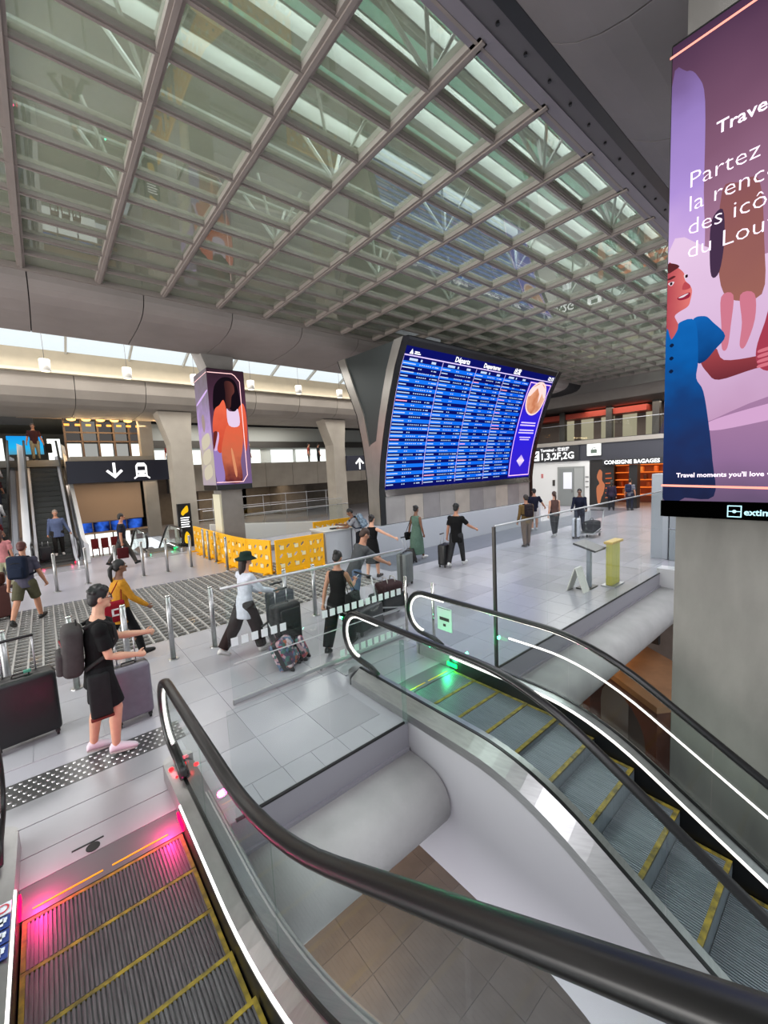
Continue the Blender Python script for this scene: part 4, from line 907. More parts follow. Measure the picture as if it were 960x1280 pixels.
# ---- upper level behind: lit shop front, warm spots, grille, far gallery shops
SF = thing('lit_shop', 'upper floor shop front with dark frames and warm lights under the beam', 'shop', (2.8, 27.2, 4.33))
brt = emit('shop_bright', (.96, .98, .96), 1.5)
for k in range(6):
    MB().box(1.15+.72*k, 1.24+.72*k, 27.1, 27.25, 4.33, 6.6).build('mullion', mat('shop_frame', (.30, .24, .20), .5), SF)
for z in (4.33, 5.25, 5.72, 6.5): MB().box(1.15, 4.8, 27.12, 27.2, z, z+.08).build('transom', mat('shop_frame', (.30, .24, .20), .5), SF)
for k in range(5):
    MB().box(1.26+.72*k, 1.85+.72*k, 27.5, 27.52, 4.42, 5.2).build('lit_window', brt if k % 2 == 0 else emit('shop_soft', (.72, .72, .70), .8), SF)
    MB().box(1.26+.72*k, 1.85+.72*k, 27.5, 27.52, 5.35, 6.4).build('upper_window', emit('shop_dim', (.60, .59, .57), .6) if k % 2 else emit('shop_dim2', (.45, .43, .42), .5), SF)
for k in range(6):
    MB().sph((1.5+.62*k, 26.4, 6.35), (.20, .10, .09), 10, 6).build('beam_glow_patch', emit('warm_spot', (1, .72, .36), 5), SF, True)  # glowing bodies drawn for the warm light patches on the beam
for k in range(6): point('warm_spot_lamp', (1.6+.62*k, 23.2, 5.72), 9, (1, .68, .34), .06)
for k in range(8): MB().box(1.2+.46*k, 1.42+.46*k, 26.9, 27.0, 6.08, 6.18).build('strip_lamp', emit('warm_strip', (1, .66, .30), 2.2), SF)
area('upper_warm', (2.8, 25.6, 6.2), (3.6, .8), 110, (1, .66, .35), (R(35), 0, 0))
GR = thing('ceiling_grille', 'perforated brown ventilation grille above the far escalator', 'grille', (.3, 26.6, 6.6))
MB().box(-.6, 1.1, 26.5, 26.56, 6.35, 6.62).build('grille_frame', mat('grille_brown', (.42, .36, .30), .6), GR)
sl = MB().box(-.6, 1.1, 26.44, 26.5, 0, .03).mesh('slat', mat('grille_slat', (.55, .47, .38), .5))
for k in range(5): piece(GR, 'slat', sl, (-.3, -26.6, -.24+.055*k))
MB().box(-4, .0, 29, 29.1, 6.3, 6.75).build('dark_panel', BLACK, GR)
TV = thing('upper_screen', 'bright blue wall screen beyond the top of the far escalator', 'screen', (-.9, 30, 4.7)); MB().box(-1.25, .35, 30, 30.08, 4.75, 5.85).build('case', BLACK, TV)
MB().quad((-1.2, 29.995, 4.8), (.3, 29.995, 4.8), (.3, 29.995, 5.8), (-1.2, 29.995, 5.8)).build('picture', gradmat('tv_sky', 2, [(0, (.30, .55, .65)), (.4, (.12, .66, .88)), (1, (.10, .56, .86))], 1.2), TV)
GSH = thing('lit_shop_window', 'row of bright white shop windows behind the upper gallery', 'window', (0, 31, 4.3))
for x0, x1, zz in ((-4, -1.4, 4.4), (.5, 1.1, 4.4), (5.9, 7.4, 3.7), (7.9, 10.1, 3.7), (12.2, 13.4, 3.7), (14.3, 16.2, 3.7), (16.5, 19.5, 3.7)):
    MB().box(x0, x1, 31, 31.05, zz, zz+1.35).build('window', emit('shop_bright', (.96, .98, .96), 1.5), GSH)
MB().box(4.7, 28, 26.6, 26.8, 6.25, 6.75).build('dark_header', BLACK, GSH); MB().box(4.7, 28, 31, 31.2, 5.2, 5.7).build('dark_fascia', DKSTEEL, GSH)
MB().box(4.7, 28, 31.3, 31.5, 3.66, 6.9).build('back_wall', mat('gallery_back_grey', (.62, .63, .62), .6), GSH)
area('gallery_light', (11, 28.6, 6.8), (10, 2.5), 700, (1, .96, .88)); area('gallery_light', (-2, 28.5, 6.8), (5, 3), 70, (1, .97, .92))
area('under_gallery', (10, 28, 2.2), (9, 3), 130, (1, .82, .6)); area('under_sign', (2.8, 25.6, 3.0), (4, 2), 40, (1, .8, .62))
# lower shop seen through the far well
balustrade('glass_balustrade', 'glass balustrade turning away behind the concrete column', [((12.1, 3.3), (12.1, -4), 4)], .0, 1.15, [])
LS = thing('lower_shop', 'lit lower shop with blue screens behind the small escalator', 'shop', (3, 27.5, -.8))
MB().box(1.1, 4.4, 27.4, 27.6, .95, 3.0).build('cream_wall', mat('shop_wall_cream', (.80, .68, .56), .6), LS)
for k in range(4): MB().box(1.15+.8*k, 1.9+.8*k, 27.36, 27.4, .38, .9).build('blue_screen', gradmat('blue_screen', 0, [(0, (.04, .06, .16)), (.5, (.20, .40, .85)), (1, (.05, .07, .2))], 1.1, .9, 3), LS)
for k in range(3): MB().box(1.15+.85*k, 1.93+.85*k, 27.36, 27.4, -.9, .26).build('lit_window', emit('shop_bright', (.96, .98, .96), 1.5), LS)
MB().box(1.1, 4.6, 27.35, 27.6, .27, .36).build('shelf_band', mat('shop_wall_cream', (.80, .68, .56), .6), LS)
for k in range(3):
    c = thing('red_chair', ('red chair in the lit lower shop, first', 'red chair in the lower shop, middle', 'red chair in the lit lower shop, last')[k], 'chair', (1.9+.45*k, 26.9, -.9), 0, 'red chairs in the lower shop')
    rd = mat('chair_red', (.50, .10, .12), .6); MB().rbox(-.17, .17, -.17, .17, .42, .47, .01, 1).build('seat', rd, c, local=True); MB().rbox(-.17, .17, .14, .18, .47, .95, .01, 1).build('backrest', rd, c, local=True)
    for sx in (-.15, .15):
        for sy in (-.15, .15): MB().box(sx-.015, sx+.015, sy-.015, sy+.015, 0, .42).build('leg', rd, c, local=True)
struct('floor_shop', MB().box(1.1, 4.7, 20.5, 27.6, -1.1, -.9), mat('shop_floor', (.55, .53, .5), .5))
TO = thing('advert_totem', 'black advertising totem with yellow and white print by the small escalator', 'totem', (3.5, 20.3, 0))
# stands beside the well
MB().rbox(4.46, 5.02, 19.6, 19.75, 0, 1.95, .01, 1).build('panel', BLACK, TO)
F = Flat(frame((4.46, 19.6, 0), (1, 0, 0), (0, 0, 1)), TO); ey = E_('totem_yellow', (.95, .75, .12), 1.1)
F.shape('print_figure', [(.14, 1.55), (.28, 1.75), (.42, 1.85), (.44, 1.6), (.3, 1.5), (.2, 1.42)], ey)
for k in range(5): F.line('print_line', [(.12, 1.32-.1*k), (.44-.03*(k % 2), 1.32-.1*k)], .045, ESIGN)
F.shape('print_figure', [(.2, .5), (.3, .7), (.42, .5), (.4, .2), (.2, .2)], ey)
# ---- right: luggage shop and gallery above it
SH = thing('luggage_shop', 'orange lit shop interior under the white lettering', 'shop', (29, 8, 0))
dk = mat('shop_dark', (.07, .06, .06), .5)
MB().box(XW+.02, XW+.1, 10.3, 11.75, 0, 2.9).build('poster_wall', dk, SH); MB().box(31, 31.2, 3.5, 11.7, 0, 2.95).build('back_wall', mat('shop_orange_back', (.50, .28, .14), .6), SH)
MB().box(27.1, 31, 11.62, 11.75, 0, 2.95).build('side_wall', dk, SH); MB().box(27.0, 31, 3.5, 11.7, 2.9, 2.97).build('shop_ceiling', dk, SH)
MB().box(27.0, 27.5, 9.0, 9.45, 0, 2.6).build('pier', dk, SH)
for z in (.5, 1.0, 1.5, 2.0, 2.5): MB().box(30.5, 31, 3.6, 11.5, z, z+.05).build('shelf', emit('shelf_glow', (1, .50, .20), 1.0), SH)
area('shop_orange', (29.5, 7.5, 2.85), (2.5, 6), 150, (1, .58, .28))
for k in range(34):
    c = random.choice(((.80, .42, .18), (.62, .30, .12), (.30, .14, .08), (.85, .58, .30))); z = .56+.5*(k % 4); y = 4.2+.21*k
    tag(MB().rbox(30.55, 30.9, y, y+.16+.03*(k % 2), z, z+.3+.02*(k % 5), .02, 1).build('shelf_bag', mat('bag_%d' % (int(c[0]*100)), c, .6)), '%s bag on the %s shelf of the luggage shop, %s from the column side' % ({80: 'orange', 62: 'rust brown', 30: 'dark brown', 85: 'sand coloured'}[int(c[0]*100)], ('lowest', 'second', 'third', 'top')[k % 4], ('first', 'second', 'third', 'fourth', 'fifth', 'sixth', 'seventh', 'eighth', 'ninth')[k//4]), 'bag', 'bags on the shop shelves')
PO = Flat(frame((XW+.018, 11.6, 0), (0, -1, 0), (0, 0, 1)), SH)
PO.shape('poster_figure', [(.35, .3), (.28, 1.2), (.45, 1.5), (.30, 1.9), (.45, 2.35), (.62, 2.2), (.62, 1.7), (.78, 1.4), (.70, .9), (.58, .6), (.5, .25)], E_('poster_skin', (.80, .50, .36), .9))
for k in range(6): PO.line('poster_print', [(.85, .6+.3*k), (1.2-.05*(k % 3), .62+.3*k)], .07, E_('poster_orange', (.82, .40, .24), .9))
GA = thing('gallery_shops', 'upper gallery shops with red awning and lit panels over the dark band', 'shop', (33, 9, 4.27))
for k in range(5): MB().box(33, 33.1, 12.6-.0+1.5*k-3, 13.5+1.5*k-3, 4.4, 6.2).build('lit_panel', emit('panel_cream', (.82, .78, .66), .6), GA)
MB().box(33.1, 33.3, -8, 22, 4.27, 7.6).build('back_wall', mat('gallery_brown', (.42, .36, .33), .6), GA)
MB().box(31.5, 33, 10.0, 20, 6.15, 6.55).build('red_awning', mat('awning_red', (.66, .24, .17), .6), GA)
for y in (9.2, 12.1, 15.5): MB().box(31.3, 31.7, y, y+.4, 4.27, 7.6).build('dark_post', DKSTEEL, GA)
for y0, y1 in ((10.0, 12), (13, 15.4)): MB().box(31.6, 31.7, y0, y1, 6.75, 7.1).build('light_panel', emit('light_panel', (1, .97, .88), 1.6), GA)
MB().box(31.9, 32, 3, 9.1, 6.2, 7.4).build('white_header', mat('header_white', (.72, .71, .68), .6), GA); MB().box(31.9, 32, 5.5, 9.1, 4.3, 6.2).build('brown_wall', mat('header_brown', (.46, .33, .25), .6), GA)
MB().box(31.88, 31.9, 4.5, 7.4, 4.6, 6.0).build('warm_picture', emit('warm_picture', (.72, .40, .26), .8), GA); MB().box(31.8, 31.9, 5.9, 6.15, 6.6, 7.1).build('wall_lamp', emit('lamp_glow', (1, .95, .82), 4), GA)
area('gallery_right', (31, 9, 6.6), (2, 10), 220, (1, .88, .74))
balustrade('gallery_balustrade', 'glass balustrade of the upper gallery over the dark band', [((XW, 23.5), (XW, -2), 9)], 4.27, 5.35, [])
PNL = thing('grey_lift_panel', 'tall plain grey cabinet of two panels next to the near advertising screen', 'cabinet', (14.0, 3.75, 0))
MB().rbox(13.7, 14.2, 3.35, 3.72, 0, 2.55, .01, 1).build('panel', mat('cabinet_grey', (.52, .54, .57), .4), PNL); MB().rbox(13.75, 14.2, 3.76, 4.2, 0, 2.5, .01, 1).build('panel', mat('cabinet_grey2', (.60, .62, .65), .4), PNL)
# info stands behind the glass balustrade
KI = thing('yellow_totem', 'slim yellow information totem behind the tall glass balustrade', 'totem', (10.25, 3.9, 0))
MB().rbox(10.02, 10.48, 3.84, 3.98, .03, 1.02, .01, 1).build('panel', mat('totem_pale_yellow', (.78, .75, .36), .5), KI); MB().rbox(9.96, 10.54, 3.76, 4.06, 0, .03, .005, 1).build('base', ALU, KI); MB().rbox(9.96, 10.6, 3.81, 4.01, 1.02, 1.08, .01, 1).build('cap', mat('totem_top', (.80, .66, .30), .5), KI)
TT = thing('tilted_display', 'dark tilted display on a grey stand behind the glass', 'display', (9.65, 4.2, 0))
MB().prism([(3.95, .92), (4.45, 1.06), (4.43, 1.10), (3.93, .96)], 0, 9.35, 9.92).build('screen', BLACK, TT); MB().box(9.6, 9.7, 4.16, 4.24, 0, .99).build('stand', mat('stand_grey', (.55, .58, .62), .4), TT); MB().rbox(9.4, 9.9, 4.1, 4.4, 0, .03, .008, 1).build('base', DKSTEEL, TT)
WF = thing('folded_sign', 'small white folding floor sign behind the glass balustrade', 'sign', (9.3, 4.3, 0))
for s_ in (-1, 1):
    MB().prism([(4.3+s_*.18, 0), (4.3+s_*.205, 0), (4.3+s_*.02, .55), (4.3, .55)], 0, 9.15, 9.45).build('board', mat('sign_plastic', (.88, .87, .84), .5), WF)
# lower level: brown arched kiosk with dark screens
KB = thing('wooden_kiosk', 'brown wooden arched kiosk on the lower level below the balustrade', 'kiosk', (8.98, 2.58, LOW), R(56))
wd = mat('kiosk_wood', (.33, .19, .14), .5, var=.18, scale=3); wd2 = mat('kiosk_wood_light', (.55, .42, .31), .5, var=.12, scale=3)
def arch(x0, x1, y, th, zt, m, nm):
    n = 10; c = (x0+x1)/2; rr_ = (x1-x0)/2-.3
    pts = [(x0, 0), (x0, zt), (x1, zt), (x1, 0), (x1-.3, 0)]+[(c+rr_*cos(pi*k/n), zt-1.0+.78*sin(pi*k/n)) for k in range(n+1)]+[(x0+.3, 0)]
    bm = bmesh.new(); f = bm.faces.new([bm.verts.new((px, y, pz)) for px, pz in pts]); f.normal_update(); bmesh.ops.triangulate(bm, faces=[f], ngon_method='EAR_CLIP')
    g = bmesh.ops.extrude_face_region(bm, geom=bm.faces[:]); bmesh.ops.translate(bm, vec=(0, -th, 0), verts=[v for v in g['geom'] if isinstance(v, bmesh.types.BMVert)])
    return MB().addbm(bm).build(nm, m, KB, local=True)
arch(.05, 2.6, -.05, .3, 2.36, wd, 'arch_front'); arch(.05, 2.6, -1.5, .2, 2.36, wd, 'arch_back')
MB().box(0, 2.75, -1.8, 0, 2.37, 2.50).build('roof_board', wd2, KB, local=True); MB().box(.35, 2.3, -1.35, -1.3, 0, 2.2).build('dark_back', dk, KB, local=True); MB().box(.7, 1.9, -.9, -.82, .2, 1.75).build('grey_screen', mat('kiosk_screen', (.32, .31, .31), .3), KB, local=True)
MB().box(-.75, -.35, -.7, -.2, 0, 2.1).build('side_pier', mat('kiosk_red', (.30, .13, .11), .5), KB, local=True)
BL = thing('round_speaker', 'black round speaker hanging in front of the orange lit lower wall', 'speaker', (10.05, 3.75, -1.6)); MB().sph((10.05, 3.75, -1.6), .16, 14, 10).build('ball', BLACK, BL, True); MB().cyl((10.05, 3.75, -1.45), .015, .45, 8).build('rod', BLACK, BL)
HS = thing('hanging_screen', 'black screen hanging on the lower wall near the concrete column', 'screen', (11.6, 3.65, -1.75))
MB().box(11.58, 11.62, 3.6, 3.68, -1.3, -1.05).build('bracket', DKSTEEL, HS)
MB().rbox(11.55, 11.65, 3.3, 4.0, -1.75, -1.3, .01, 1).build('panel', BLACK, HS)
# ================================================================== PEOPLE
def capsule(mb, a, b, ra, rb, n=10):
    a, b = V(a), V(b); d = b-a; L = d.length; u = d.normalized(); pts, rs = [], []
    for k in range(4):
        t = pi/2*(1-k/3); pts.append(a-u*ra*sin(t)*.98); rs.append(max(ra*cos(t), ra*.08))
    for k in range(4):
        t = pi/2*k/3; pts.append(b+u*rb*sin(t)*.98); rs.append(max(rb*cos(t), rb*.08))
    return mb.tube(pts, rs, n)
def limb(mb, pts, rs, n=10):
    """rounded chain with intermediate radii"""
    pts = [V(p) for p in pts]; u0_ = (pts[1]-pts[0]).normalized(); u1_ = (pts[-1]-pts[-2]).normalized()
    P = [pts[0]-u0_*rs[0]*.95, pts[0]-u0_*rs[0]*.6]+pts+[pts[-1]+u1_*rs[-1]*.6, pts[-1]+u1_*rs[-1]*.95]
    Rr = [rs[0]*.2, rs[0]*.8]+list(rs)+[rs[-1]*.8, rs[-1]*.2]
    return mb.tube(P, Rr, n)
def arm_dir(sd, fl, ab): return V((sd*sin(R(ab)), sin(R(fl))*cos(R(ab)), -cos(R(fl))*cos(R(ab))))
class Body: pass
PEOPLE = []
def person(label, loc, head, H=1.72, fem=False, skin='light', lean=0, hip=(0, 0), knee=(0, 0), sh=(0, 0), ab=(8, 8), el=(10, 10), inn=(0, 0), tw=0, pitch=0, hyaw=0,
           top=None, sleeve='short', toplen=.04, bottom=None, blen='long', dress=None, shoes=(.8, .8, .8), hair='short', hairc=(.08, .06, .05), hat=None, glasses=False, vox=.011, grip=(.35, .35), wide=1.0, group=None, roll=0, cat='person', z=0.0, heavy=1.0):
    """local frame: x right, y forward, z up; index 0 = left side, 1 = right side; head = heading angle of 'forward' in world degrees"""
    T = thing('person', label, cat, (loc[0], loc[1], 0), R(head-90), group)
    B = Body(); h = H; B.T = T
    hipz = .515*h; Lt, Ls = .245*h, .235*h; foot_h = .042*h
    hips, knees, ankles, fdir = [], [], [], []
    for i, sd in enumerate((-1, 1)):
        p = V((sd*.052*h, 0, hipz)); k = p+V((sd*.01*h, sin(R(hip[i]))*Lt, -cos(R(hip[i]))*Lt)); a_ = hip[i]-knee[i]
        q = k+V((0, sin(R(a_))*Ls, -cos(R(a_))*Ls)); hips.append(p); knees.append(k); ankles.append(q)
        fd = max(-55, min(25, a_*.75)); fdir.append(V((sd*.12, cos(R(fd)), sin(R(fd)) if a_ > 0 else sin(R(fd)))))
    low = min(min(q.z-foot_h, (q+f*.15*h).z-.02*h-foot_h*.4) for q, f in zip(ankles, fdir)); dz = V((0, 0, -low+z))
    hips = [p+dz for p in hips]; knees = [p+dz for p in knees]; ankles = [p+dz for p in ankles]
    pel = V((0, 0, hipz+.02*h))+dz; sp = V((0, sin(R(lean)), cos(R(lean)))); fwd = V((0, cos(R(lean)), -sin(R(lean))))
    side = V((cos(R(tw)), sin(R(tw)), 0)); fw2 = sp.cross(side)*-1; fw2 = side.cross(sp)*-1
    fb = sp.cross(V((1, 0, 0)))
    def ring(t, rx, ry, sdv, off=0, n=16, gx=0):
        c = pel+sp*t*h; f_ = sp.cross(sdv); f_.normalize(); c = c+f_*off*h
        return [c+sdv*rx*h*cos(2*pi*k/n)*1.0+f_*ry*h*sin(2*pi*k/n) for k in range(n)]
    X1 = V((1, 0, 0))
    def tors(a=0.0, t0=-.075, t1=.325):
        if fem: L = [(-.075, .088, .064, 0), (-.03, .099, .070, 0), (.02, .092, .062, .0), (.08, .074, .054, .002), (.14, .080, .060, .004), (.19, .088, .072, .010), (.235, .094, .060, .004), (.275, .088, .048, 0), (.30, .055, .040, 0), (.325, .034, .034, 0)]
        else: L = [(-.075, .086, .062, 0), (-.03, .094, .068, 0), (.02, .090, .064, 0), (.08, .085, .061, .002), (.14, .093, .066, .003), (.19, .102, .072, .004), (.235, .107, .064, .002), (.275, .100, .052, 0), (.30, .060, .042, 0), (.325, .037, .037, 0)]
        out = []
        for t, rx, ry, of in L:
            if t < t0-1e-6 or t > t1+1e-6: continue
            s_ = 1+(heavy-1)*(1 if t < .25 else .3); sdv = (X1*(1-max(0, t)/.3)+side*(max(0, t)/.3)).normalized(); out.append(ring(t, (rx+a)*s_*(wide if t < .29 else 1), (ry+a)*s_, sdv, of))
        return out
    shp = pel+sp*.262*h; shw = (.098 if fem else .110)*h*wide
    sho, elb, wri, fdv = [], [], [], []
    for i, sd in enumerate((-1, 1)):
        s_ = shp+side*sd*shw; d1 = Matrix.Rotation(R(tw), 3, 'Z') @ arm_dir(sd, sh[i], ab[i]); e_ = s_+d1*.172*h
        d2 = Matrix.Rotation(R(tw), 3, 'Z') @ arm_dir(sd, sh[i]+el[i], ab[i]-inn[i]); w_ = e_+d2*.148*h
        sho.append(s_); elb.append(e_); wri.append(w_); fdv.append(d2)
    # head frame
    nb = pel+sp*.315*h; hy = Matrix.Rotation(R(hyaw+tw*.6), 3, 'Z'); hf = hy @ V((0, cos(R(pitch)), -sin(R(pitch)))); hx = hy @ V((1, 0, 0)); hu = hx.cross(hf)
    hc = nb+sp*.045*h+V((0, .012*h*cos(R(lean)), .066*h-.0*h))+hf*.01*h
    HB_ = Matrix((hx, hf, hu)).transposed(); q_ = h/1.75
    def hp(x, y, z_): return hc+HB_ @ V((x*q_, y*q_, z_*q_))
    # ---- body, one continuous surface
    mb = MB(); mb.loft(tors(0 if (top or dress) else .004))
    limb(mb, [nb-sp*.03*h, hp(0, -.012, -.055)], [.036*h, .031*h])
    mb.sph(hc+HB_ @ V((0, -.008*q_, .018*q_)), (.076*q_, .094*q_, .098*q_), 14, 10, HB_); mb.sph(hp(0, .022, -.052), (.056*q_, .066*q_, .062*q_), 12, 8, HB_)
    capsule(mb, hp(0, .086, .012), hp(0, .104, -.024), .010*q_, .016*q_, 8); mb.sph(hp(0, .075, -.088), (.026*q_, .022*q_, .020*q_), 8, 6, HB_)
    for sd in (-1, 1): mb.sph(hp(sd*.079, -.008, -.008), (.012*q_, .024*q_, .034*q_), 8, 6, HB_)
    for i, sd in enumerate((-1, 1)):
        limb(mb, [sho[i], sho[i]*.6+elb[i]*.4, elb[i], elb[i]*.65+wri[i]*.35, wri[i]], [x*h*(.92 if fem else 1.05) for x in (.031, .029, .023, .024, .0155)])
        d = fdv[i]; t_ = V((0, -d.z, d.y)); t_ = (t_-d*t_.dot(d)); t_ = t_.normalized() if t_.length > .1 else V((0, 1, 0)); nrm = t_.cross(d); nrm = nrm if nrm.x*sd < 0 else -nrm
        w = wri[i]; s2 = h/1.75; g = grip[i]
        limb(mb, [w+d*.01*s2, w+d*.05*s2, w+d*.085*s2], [.026*s2, .033*s2, .030*s2], 8)
        for j, (off, L) in enumerate(((.030, .072), (.010, .080), (-.010, .074), (-.028, .058))):
            b0 = w+d*.085*s2+t_*off*s2; c1 = R(20+75*g); c2 = R(40+130*g); dA = d*cos(c1)+nrm*sin(c1); dB = d*cos(c2)+nrm*sin(c2); b1 = b0+dA*L*.52*s2; b2 = b1+dB*L*.48*s2
            limb(mb, [b0, b1, b2], [.0098*s2, .0092*s2, .0078*s2], 6)
        b0 = w+d*.03*s2+t_*.026*s2; dA = (t_*.75+d*.6+nrm*.25*g).normalized(); dB = (d*.9+t_*.25+nrm*.6*g).normalized(); limb(mb, [b0, b0+dA*.036*s2, b0+dA*.036*s2+dB*.030*s2], [.0125*s2, .0105*s2, .0085*s2], 6)
        limb(mb, [hips[i], hips[i]*.6+knees[i]*.4, knees[i], knees[i]*.68+ankles[i]*.32+V((0, -.006*h, 0)), ankles[i]], [x*h*heavy for x in (.058, .050, .034, .034, .0215)], 12)
        limb(mb, [ankles[i]-V((0, .012*h, .012*h)), ankles[i]+fdir[i]*.10*h-V((0, 0, .024*h))], [.015*h, .011*h], 8)
    def put(name, mbx, m, v=vox, sm=3, dec=.4, lab=None):
        me = remesh(mbx, v, sm, dec); me.materials.clear(); me.materials.append(m); me.name = name; o = bpy.data.objects.new(name, me); COL.objects.link(o); o.parent = T
        if lab: o['label'] = lab
        return o
    put('body', mb, SKIN[skin], vox, 2, .5)
    # ---- clothes follow the body
    if top or dress:
        c = top or dress; mb = MB(); a = .008; mb.loft(tors(a, -.075 if toplen > .03 else .02, .30)); 
        if toplen > .06: 
            mb.loft([ring(-.075-toplen+.04, .108*wide*heavy, .082*heavy, X1), ring(-.02, .104*wide*heavy, .076*heavy, X1), ring(.06, .092*wide*heavy, .068*heavy, X1)])
        for i, sd in enumerate((-1, 1)):
            k1 = {'none': 0, 'short': .72, 'half': 1.0, 'long': 2}[sleeve]
            if k1 == 2: limb(mb, [sho[i], elb[i], elb[i]*.6+wri[i]*.4, wri[i]], [x*h for x in (.040, .032, .031, .023)])
            if k1: mb.sph(sho[i], .0445*h, 10, 8)
            if 0 < k1 < 2: limb(mb, [sho[i]+side*(-sd)*.01*h, sho[i]*(1-k1*.8)+elb[i]*k1*.8], [.041*h, .037*h])
            if k1 and k1 < 2: mb.tube([sho[i]*(1-k1*.4)+elb[i]*k1*.4, sho[i]*(1-k1)+elb[i]*k1], [.039*h, .040*h], 12)
        put('shirt' if not dress else 'dress', mb, cloth(c), max(vox, .011), 2, .5)
    if dress:
        mb = MB(); kz = min(knees[0].z, knees[1].z); yk = (knees[0].y+knees[1].y)/2; n = 18
        def rg(c, rx, ry): return [c+V((rx*h*cos(2*pi*k/n), ry*h*sin(2*pi*k/n), 0)) for k in range(n)]
        spread = abs(knees[0].y-knees[1].y)/h*.5
        mb.loft([rg(pel+V((0, 0, .1*h)), .088, .07), rg(pel, .108, .084), rg(V((0, yk*.6, (pel.z+kz)/2)), .118, .094+spread*.6), rg(V((0, yk, kz-.03*h if blen != 'maxi' else kz*.4)), .125, .098+spread)])
        put('skirt', mb, cloth(dress), max(vox, .012), 2, .5)
    if bottom:
        mb = MB(); mb.loft(tors(.007, -.075, .03)); mb.sph(pel-V((0, 0, .05*h)), (.092*h*heavy, .07*h*heavy, .05*h), 12, 8)
        for i in range(2):
            K_, A_ = knees[i], ankles[i]
            if blen == 'short':
                e2 = hips[i]*.12+K_*.88; mb.tube([hips[i], hips[i]*.5+K_*.5, e2], [.066*h*heavy, .060*h*heavy, .056*h*heavy], 14); mb.sph(hips[i], .066*h*heavy, 10, 8)
            else:
                f_ = 1.5 if blen == 'wide' else 1.0; e2 = K_*.05+A_*.95; mb.tube([hips[i], hips[i]*.5+K_*.5, K_, K_*.5+A_*.5, e2], [.066*h*heavy, .056*h*f_**.5, .044*h*f_, .040*h*f_, .034*h*f_], 14); mb.sph(hips[i], .066*h*heavy, 10, 8)
        put('shorts' if blen == 'short' else 'trousers', mb, cloth(bottom), max(vox, .011), 2, .5)
    for i in range(2):
        mb = MB(); a_, f = ankles[i], fdir[i]; s2 = h/1.75; u_ = V((0, -f.z, f.y)).normalized(); x_ = V((1, 0, 0)); rings = []
        for t, w_, hh in ((-.062, .028, .06), (-.042, .040, .098), (.015, .044, .105), (.075, .046, .084), (.135, .046, .064), (.178, .037, .05), (.20, .019, .03)):
            c = a_+f*t*s2-u_*.07*s2; rings.append([c+x_*w_*s2*cos(2*pi*k/10)+u_*hh*s2*(.5+.5*sin(2*pi*k/10)) for k in range(10)])
        o = mb.loft(rings).build('shoe', mat('shoe_%02x%02x%02x' % tuple(int(x*255) for x in shoes), shoes, .6), T, True, local=True)
        mb = MB(); mb.loft([[a_+f*t*s2-u_*(.076-.016*z_)*s2+x_*w_*s2*sg for sg, z_ in ((-1, 0), (1, 0), (1, 1), (-1, 1))] for t, w_ in ((-.058, .026), (.0, .036), (.09, .043), (.16, .040), (.19, .02))])
        q2 = mb.build('sole', mat('shoe_sole', (.62, .62, .60) if sum(shoes) > 1.2 else (.12, .12, .12), .7) if False else (mat('sole_pale', (.72, .72, .70), .7) if sum(shoes) > 1.2 else BLACK), T, local=True); q2.parent = o
    # ---- face
    for sd in (-1, 1):
        mb = MB(); mb.sph(hp(sd*.031, .076, .012), .0125*q_, 8, 6); e = mb.build('eye', mat('eye_white', (.82, .80, .78), .3), T, True, local=True)
        mb = MB(); mb.sph(hp(sd*.032, .0835, .012), .0068*q_, 8, 6); p_ = mb.build('iris', mat('iris_dark', (.07, .05, .04), .2), T, True, local=True); p_.parent = e
        mb = MB(); mb.tube([hp(sd*.014, .088, .036), hp(sd*.033, .086, .042), hp(sd*.052, .076, .036)], .0045*q_, 6); mb.build('eyebrow', mat('hair_%d' % int(sum(hairc)*100), hairc, .6, var=.2, scale=30), T, local=True)
    mb = MB(); mb.sph(hp(0, .083, -.056), (.024*q_, .010*q_, .008*q_), 10, 6, HB_); mb.build('mouth', mat('lips_'+skin, {'light': (.66, .38, .36), 'tan': (.55, .32, .29), 'brown': (.38, .2, .18), 'dark': (.28, .14, .13)}[skin], .5), T, True, local=True)
    # ---- hair
    hm = mat('hair_%d' % int(sum(hairc)*100), hairc, .6, var=.2, scale=30)
    if hair != 'bald':
        mb = MB(); mb.sph(hp(0, -.020, .034), (.086*q_, .098*q_, .100*q_), 16, 10, HB_); mb.sph(hp(0, -.062, -.015), (.074*q_, .056*q_, .072*q_), 12, 8, HB_)
        if hair == 'curly':
            for k in range(46):
                a1, a2 = random.uniform(0, 2*pi), random.uniform(.05, 1.25); p = V((cos(a1)*sin(a2)*.088, -.018+sin(a1)*sin(a2)*.100, .040+cos(a2)*.100))
                if p.y > .065 and p.z < .075: continue
                mb.sph(hp(*p), .020*q_, 6, 5)
        if hair == 'long': limb(mb, [hp(0, -.05, .03), hp(0, -.085, -.06), hp(0, -.10, -.17), hp(.0, -.10, -.27)], [.075*q_, .072*q_, .064*q_, .045*q_])
        if hair == 'pony': mb.sph(hp(0, -.118, .03), .028*q_, 8, 6); limb(mb, [hp(0, -.12, .03), hp(0, -.16, -.03), hp(0, -.165, -.13), hp(0, -.15, -.25)], [.026*q_, .036*q_, .034*q_, .016*q_])
        if hair == 'bun': mb.sph(hp(0, -.10, .085), .046*q_, 10, 8)
        put('hair', mb, hm, .009, 1, .5)
